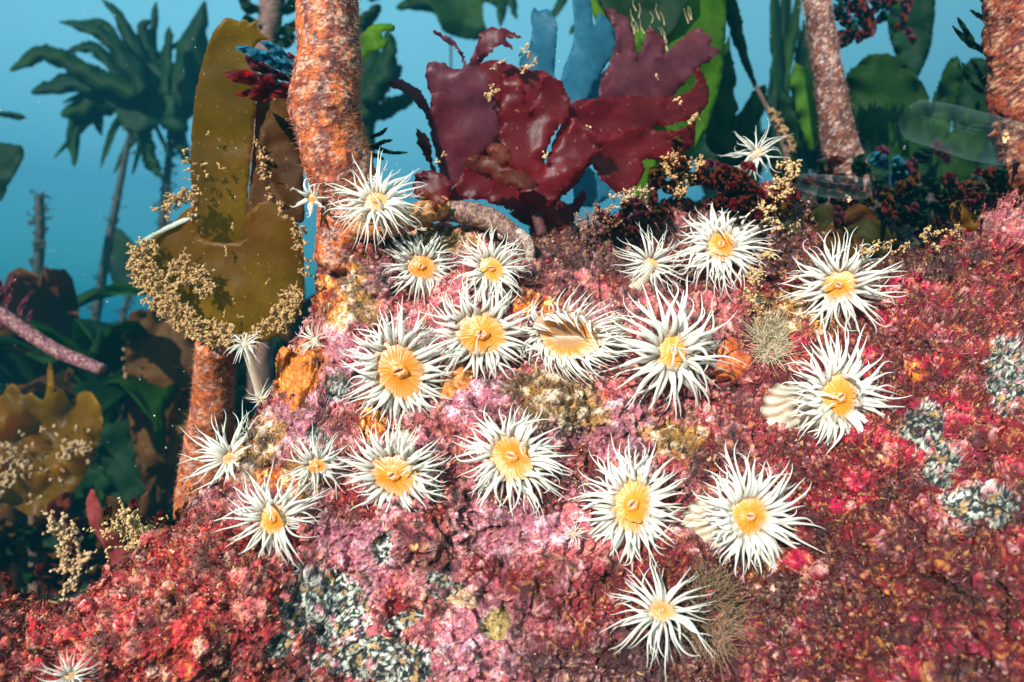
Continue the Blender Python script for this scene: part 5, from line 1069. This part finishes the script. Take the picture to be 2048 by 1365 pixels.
# dark frilly weed along the crest
frill('dark crinkled weed bush left of the far white anemone', (1450, 375), .47, 22, 34, ('red_brown', 'purple', 'red_brown'), 41)
frill('folded brown weed carrying tan crust right of the red seaweed', (1355, 365), .475, 16, 40, ('red_brown', 'kelp_brown'), 42, (20, 24))
frill('dark red weed below the far white anemone', (1520, 420), .44, 22, 32, ('red', 'red_brown', 'kelp_brown'), 43, (34, 24))
frill('low dark weed on the crest under the red seaweed', (1260, 440), .45, 22, 28, ('red_brown', 'purple', 'kelp_brown'), 44, (50, 14))
frill('bluish weed leaf at the foot of the mottled stem', (1810, 350), .60, 9, 50, ('blue', 'purple', 'kelp_dark'), 45, (40, 14))
frill('dark weed mat on the crest between olive kelp and golden cup', (1840, 440), .46, 26, 30, ('red_brown', 'kelp_dark', 'purple', 'kelp_brown'), 46, (60, 18))
frill('brown and green weed filling the ledge behind the olive kelp', (1760, 425), .55, 34, 38, ('kelp_brown', 'kelp_dark', 'red_brown', 'kelp_dark'), 53, (80, 18))
frill('brown weed filling the ledge behind the golden cup', (1930, 400), .54, 26, 38, ('kelp_brown', 'red_brown', 'kelp_dark'), 54, (60, 16))
frill('dark brown weed at the foot of the mottled stem', (1640, 385), .56, 22, 36, ('kelp_brown', 'red_brown', 'kelp_dark'), 55, (50, 16))
frill('dark weed along the right shoulder by the thick stem', (1960, 390), .46, 22, 30, ('red_brown', 'kelp_dark', 'kelp_brown'), 47, (40, 20))
frill('small red-brown weed on the edge of the lower left rock', (330, 1050), .44, 18, 34, ('red_brown', 'kelp_brown', 'red'), 48, (50, 14))
frill('orange-red leaves in the turf at the far lower left', (60, 1290), .355, 26, 34, ('red', 'red_brown'), 49, (60, 36))
frill('brown and red leaves lying in the turf near the bottom right', (1780, 1270), .325, 20, 32, ('red', 'kelp_brown', 'red_brown'), 50, (110, 34), up=2.5)
frill('glossy wine-red leaf pair on the turf below the rightmost large anemone', (1692, 962), .345, 3, 26, ('red',), 51, (4, 4))
# epiphyte on the big stem
epi = empty('red_seaweed', P(598, 170, .43), 'pink and frosted red weed branching left from the big orange stem', 'seaweed')
for j_, (l_, w_, m_) in enumerate([([(600, 165), (560, 130), (520, 110), (470, 95)], (8, 18, 26, 10), 'blue'), ([(600, 168), (555, 150), (510, 130), (490, 112)], (8, 16, 22, 8), 'purple'), ([(600, 172), (560, 175), (510, 160), (448, 148)], (8, 22, 30, 24), 'red'), ([(598, 178), (570, 190), (520, 185), (470, 190)], (6, 14, 18, 8), 'red'), ([(598, 160), (575, 120), (545, 95), (520, 85)], (6, 14, 20, 6), 'blue'), ([(560, 178), (530, 196), (500, 198)], (6, 14, 6), 'red'), ([(600, 150), (590, 120), (575, 105)], (5, 9, 4), 'red')]):
    ribbon('branch', [(a, b, .425 + .002 * j_) for a, b in l_], w_, M[m_], epi, 300 + j_, .0005, ruffle=.3)
hs = empty('red_seaweed', P(745, 290, .45), 'small dark twigs sticking right from the big orange stem', 'seaweed')
for j_, l_ in enumerate([[(735, 290), (760, 298), (780, 305), (815, 306)], [(740, 275), (760, 268), (775, 256)], [(745, 295), (765, 285), (785, 280)], [(735, 310), (755, 312), (768, 320)]]):
    ribbon('branch', [(a, b, .45) for a, b in l_], (6, 8, 4), M['kelp_dark'], hs, 320 + j_, .0006, ruffle=.3)

# ------------------------------------------------------------------ glassy salps
jm = bpy.data.materials.new('glassy_jelly'); jm.use_nodes = True
jt = jm.node_tree; jb = jt.nodes['Principled BSDF']; jb.inputs['Base Color'].default_value = (.55, .8, .85, 1); jb.inputs['Roughness'].default_value = .25
jmx = jt.nodes.new('ShaderNodeMixShader'); jtr = jt.nodes.new('ShaderNodeBsdfTransparent'); jl = jt.nodes.new('ShaderNodeLayerWeight'); jl.inputs[0].default_value = .35
jmm = jt.nodes.new('ShaderNodeMath'); jmm.operation = 'MULTIPLY_ADD'; jmm.inputs[1].default_value = .06; jmm.inputs[2].default_value = 0.0
jt.links.new(jl.outputs['Facing'], jmm.inputs[0]); jt.links.new(jmm.outputs[0], jmx.inputs[0]); jt.links.new(jtr.outputs[0], jmx.inputs[1]); jt.links.new(jb.outputs[0], jmx.inputs[2])
jt.links.new(jmx.outputs[0], jt.nodes['Material Output'].inputs[0])
def salp(label, line, widths, Yv, gut, gr_, ribs, seed):
    L = catmull([(a, b, Yv) for a, b in line], n=8); n = len(L)
    r_ = empty('salp', P(L[n // 2][0], L[n // 2][1], Yv), label, 'jelly animal', 'glassy drifting salps')
    wv = np.interp(np.linspace(0, 1, n), np.linspace(0, 1, len(widths)), widths)
    ctr = np.stack([(L[:, 0] - 1024) / F * Yv, L[:, 2], -(L[:, 1] - 682.5) / F * Yv], 1)
    V, q, _ = tubes(ctr[None], (wv / 2 / F * Yv)[None], 40)
    mesh_obj('body', V, q, jm, r_)
    s_ = [P(gut[0], gut[1], Yv) + np.random.RandomState(j).normal(0, gr_ * .4, 3) for j in range(7)]
    blobs('gut', np.array(s_), np.full(7, gr_ * .6), M['bryo'], r_, (.7, .35, .12), (.75, .6, .4), seed)
    ps = np.array([[P(a, b, Yv - .001) for a, b in catmull(x, n=5)] for x in ribs])
    V, q, cc = tubes(ps, np.full(ps.shape[:2], .00035), 6, np.tile(np.array((.5, .75, .8)), (*ps.shape[:2], 1)))
    mesh_obj('gill_bar', V, q, jm, r_)
salp('long glassy jelly with an orange gut drifting before the green leaves at right', [(1808, 235), (1830, 240), (1890, 255), (1960, 275), (2030, 290), (2046, 293)], (40, 78, 88, 92, 84, 30), .40, (2010, 278), .0024, [[(1840, 232), (1900, 248), (1960, 262)], [(1850, 242), (1900, 254), (1950, 268)], [(1935, 262), (1950, 250), (2020, 262)]], 1)
salp('small glassy jelly with a yellow gut at the foot of the mottled stem', [(1594, 362), (1604, 364), (1650, 372), (1700, 376), (1732, 378), (1740, 378)], (14, 34, 44, 46, 40, 14), .42, (1698, 400), .0014, [[(1610, 355), (1660, 366), (1710, 370)], [(1620, 372), (1660, 380), (1700, 388)], [(1640, 360), (1680, 368), (1725, 372)]], 2)

# drifting specks
rnd = np.random.RandomState(77); n = 520
Yv = rnd.uniform(.35, 1.5, n); sp = np.stack([(rnd.uniform(0, 2048, n) - 1024) / F * Yv, Yv, -(rnd.uniform(0, 1000, n) - 682.5) / F * Yv], 1)
keep = (sp[:, 0] / sp[:, 1] * F + 1024 < 760) | (rnd.rand(n) < .35)
tag(blobs('drifting_specks', sp[keep], rnd.uniform(.00018, .0005, n)[keep] * np.sqrt(Yv[keep] / .5), M['bryo'], None, (.8, .8, .7), (.7, .6, .4), 1), 'tiny pale specks drifting in the water', 'particles', kind='stuff')

# ------------------------------------------------------------------ seabed and the dark kelp understorey behind
sx, sy = np.meshgrid(np.concatenate([np.linspace(-60, -8, 20), np.linspace(-7.5, 7.5, 120), np.linspace(8, 60, 20)]), np.concatenate([np.linspace(.62, 9, 120), np.linspace(9.6, 70, 30)]), indexing='ij')
sz = -.50 + .02 * (sy - .6).clip(0, 6) + .10 * n2(sx.ravel() * 100, sy.ravel() * 100, 60, 4).reshape(sx.shape) + .05 * n2(sx.ravel() * 100, sy.ravel() * 100, 18, 5).reshape(sx.shape)
SV = np.stack([sx, sy, sz], 2).reshape(-1, 3); i3 = np.arange(sx.size).reshape(sx.shape)
cs = lay(np.tile(np.array((.03, .018, .014)), (len(SV), 1)), (.02, .03, .015), sstep(-.1, .2, fbm(SV / .12, 3)))
tag(mesh_obj('seabed', SV, np.stack([i3[:-1, :-1], i3[1:, :-1], i3[1:, 1:], i3[:-1, 1:]], -1).reshape(-1, 4), M['rock'], None, cs), kind='structure')
rnd = np.random.RandomState(12)
proto = []
for v_ in range(4):
    r_ = empty('kelp', (0, 0, -50), '', 'kelp')
    nb = 7 + v_
    for j in range(nb):
        a_ = rnd.uniform(0, 2 * np.pi); K = 12; s_ = np.linspace(0, 1, K); L_ = rnd.uniform(.14, .26); d_ = np.array((math.cos(a_), math.sin(a_), 0)); sd = np.array((-math.sin(a_), math.cos(a_), 0))
        c_ = d_[None] * (s_ ** 1.3 * L_ * .75)[:, None] + np.array((0, 0, 1.))[None] * (s_ * L_ * rnd.uniform(.5, 1.1) - .5 * L_ * s_ ** 3)[:, None] + np.array((0, 0, .16))
        wv = .028 * np.sin(np.clip(s_ * 1.05 + .05, 0, 1) * np.pi) ** .6 + .003
        V = np.stack([c_ + sd * (wv * e)[:, None] + np.array((0, 0, .006)) * np.sin(s_ * 14 + e * 3)[:, None] for e in (-1, -.5, 0, .5, 1)], 1).reshape(-1, 3) + np.array((0, 0, -50))
        ii = np.arange(K * 5).reshape(K, 5)
        o_ = mesh_obj('blade', V, np.stack([ii[:-1, :-1], ii[:-1, 1:], ii[1:, 1:], ii[1:, :-1]], -1).reshape(-1, 4), M[('kelp_dark', 'kelp_brown', 'kelp_dark', 'kelp_green')[(j + v_) % 4]], r_)
        m_ = o_.modifiers.new('thickness', 'SOLIDIFY'); m_.thickness = .0015
    pth = np.array([[(0, 0, -50.1), (.004, .003, -50 + .05), (0, 0, -50 + .17)]]); V, q, cc = tubes(pth, np.array([[.011, .009, .007]]), 10, np.tile(np.array((.06, .03, .02)), (1, 3, 1)))
    mesh_obj('stipe', V, q, M['stipe'], r_, cc * .5); proto.append(r_)
spots = []
for j in range(64):
    Yk = rnd.uniform(1.1, 3.0); pxk = rnd.uniform(-150, 560) if j % 4 else rnd.uniform(1250, 2300)
    spots.append(((pxk - 1024) / F * Yk, Yk, rnd.uniform(1.0, 1.9), rnd.uniform(0, 6.28), pxk))
def zsea(x, y):
    i = np.argmin(np.abs(sx[:, 0] - x)); j = np.argmin(np.abs(sy[0] - y)); return sz[i, j]
used = [False] * 4
for j, (x, y, s, a, pxk) in enumerate(spots):
    v = j % 4; r_ = proto[v]
    if used[v]:
        c = r_.copy(); C.objects.link(c)
        for ch in r_.children:
            d_ = ch.copy(); C.objects.link(d_); d_.parent = c
        r_ = c
    used[v] = True
    z_ = zsea(x, y)
    r_.location = (x, y, z_ + .06); r_.rotation_euler = (0, 0, a); r_.scale = (s, s, s)
    r_['label'] = 'dark low kelp in the shadowed undergrowth behind the rock, one of many alike'; r_['group'] = 'undergrowth kelp behind the rock'
# ------------------------------------------------------------------ water haze
def box(name, lo, hi, mat):
    V = np.array([(x, y, z) for x in (lo[0], hi[0]) for y in (lo[1], hi[1]) for z in (lo[2], hi[2])], float)
    f = [(0, 1, 3, 2), (4, 6, 7, 5), (0, 4, 5, 1), (2, 3, 7, 6), (0, 2, 6, 4), (1, 5, 7, 3)]
    return mesh_obj(name, V, f, mat, None, smooth=False)
hm = bpy.data.materials.new('water_haze'); hm.use_nodes = True
ht = hm.node_tree; ht.nodes.clear()
ho = ht.nodes.new('ShaderNodeOutputMaterial'); pv = ht.nodes.new('ShaderNodeVolumePrincipled')
pv.inputs['Color'].default_value = (0.009, 0.080, 0.115, 1)
pv.inputs['Absorption Color'].default_value = (0.10, 0.34, 0.44, 1)
pv.inputs['Density'].default_value = 0.2
ht.links.new(pv.outputs[0], ho.inputs['Volume'])
hz = box('haze', (-62, -40, -3.2), (62, 72, 1.2), hm); tag(hz, 'blue-green sea water haze filling the whole scene', 'haze', kind='stuff')
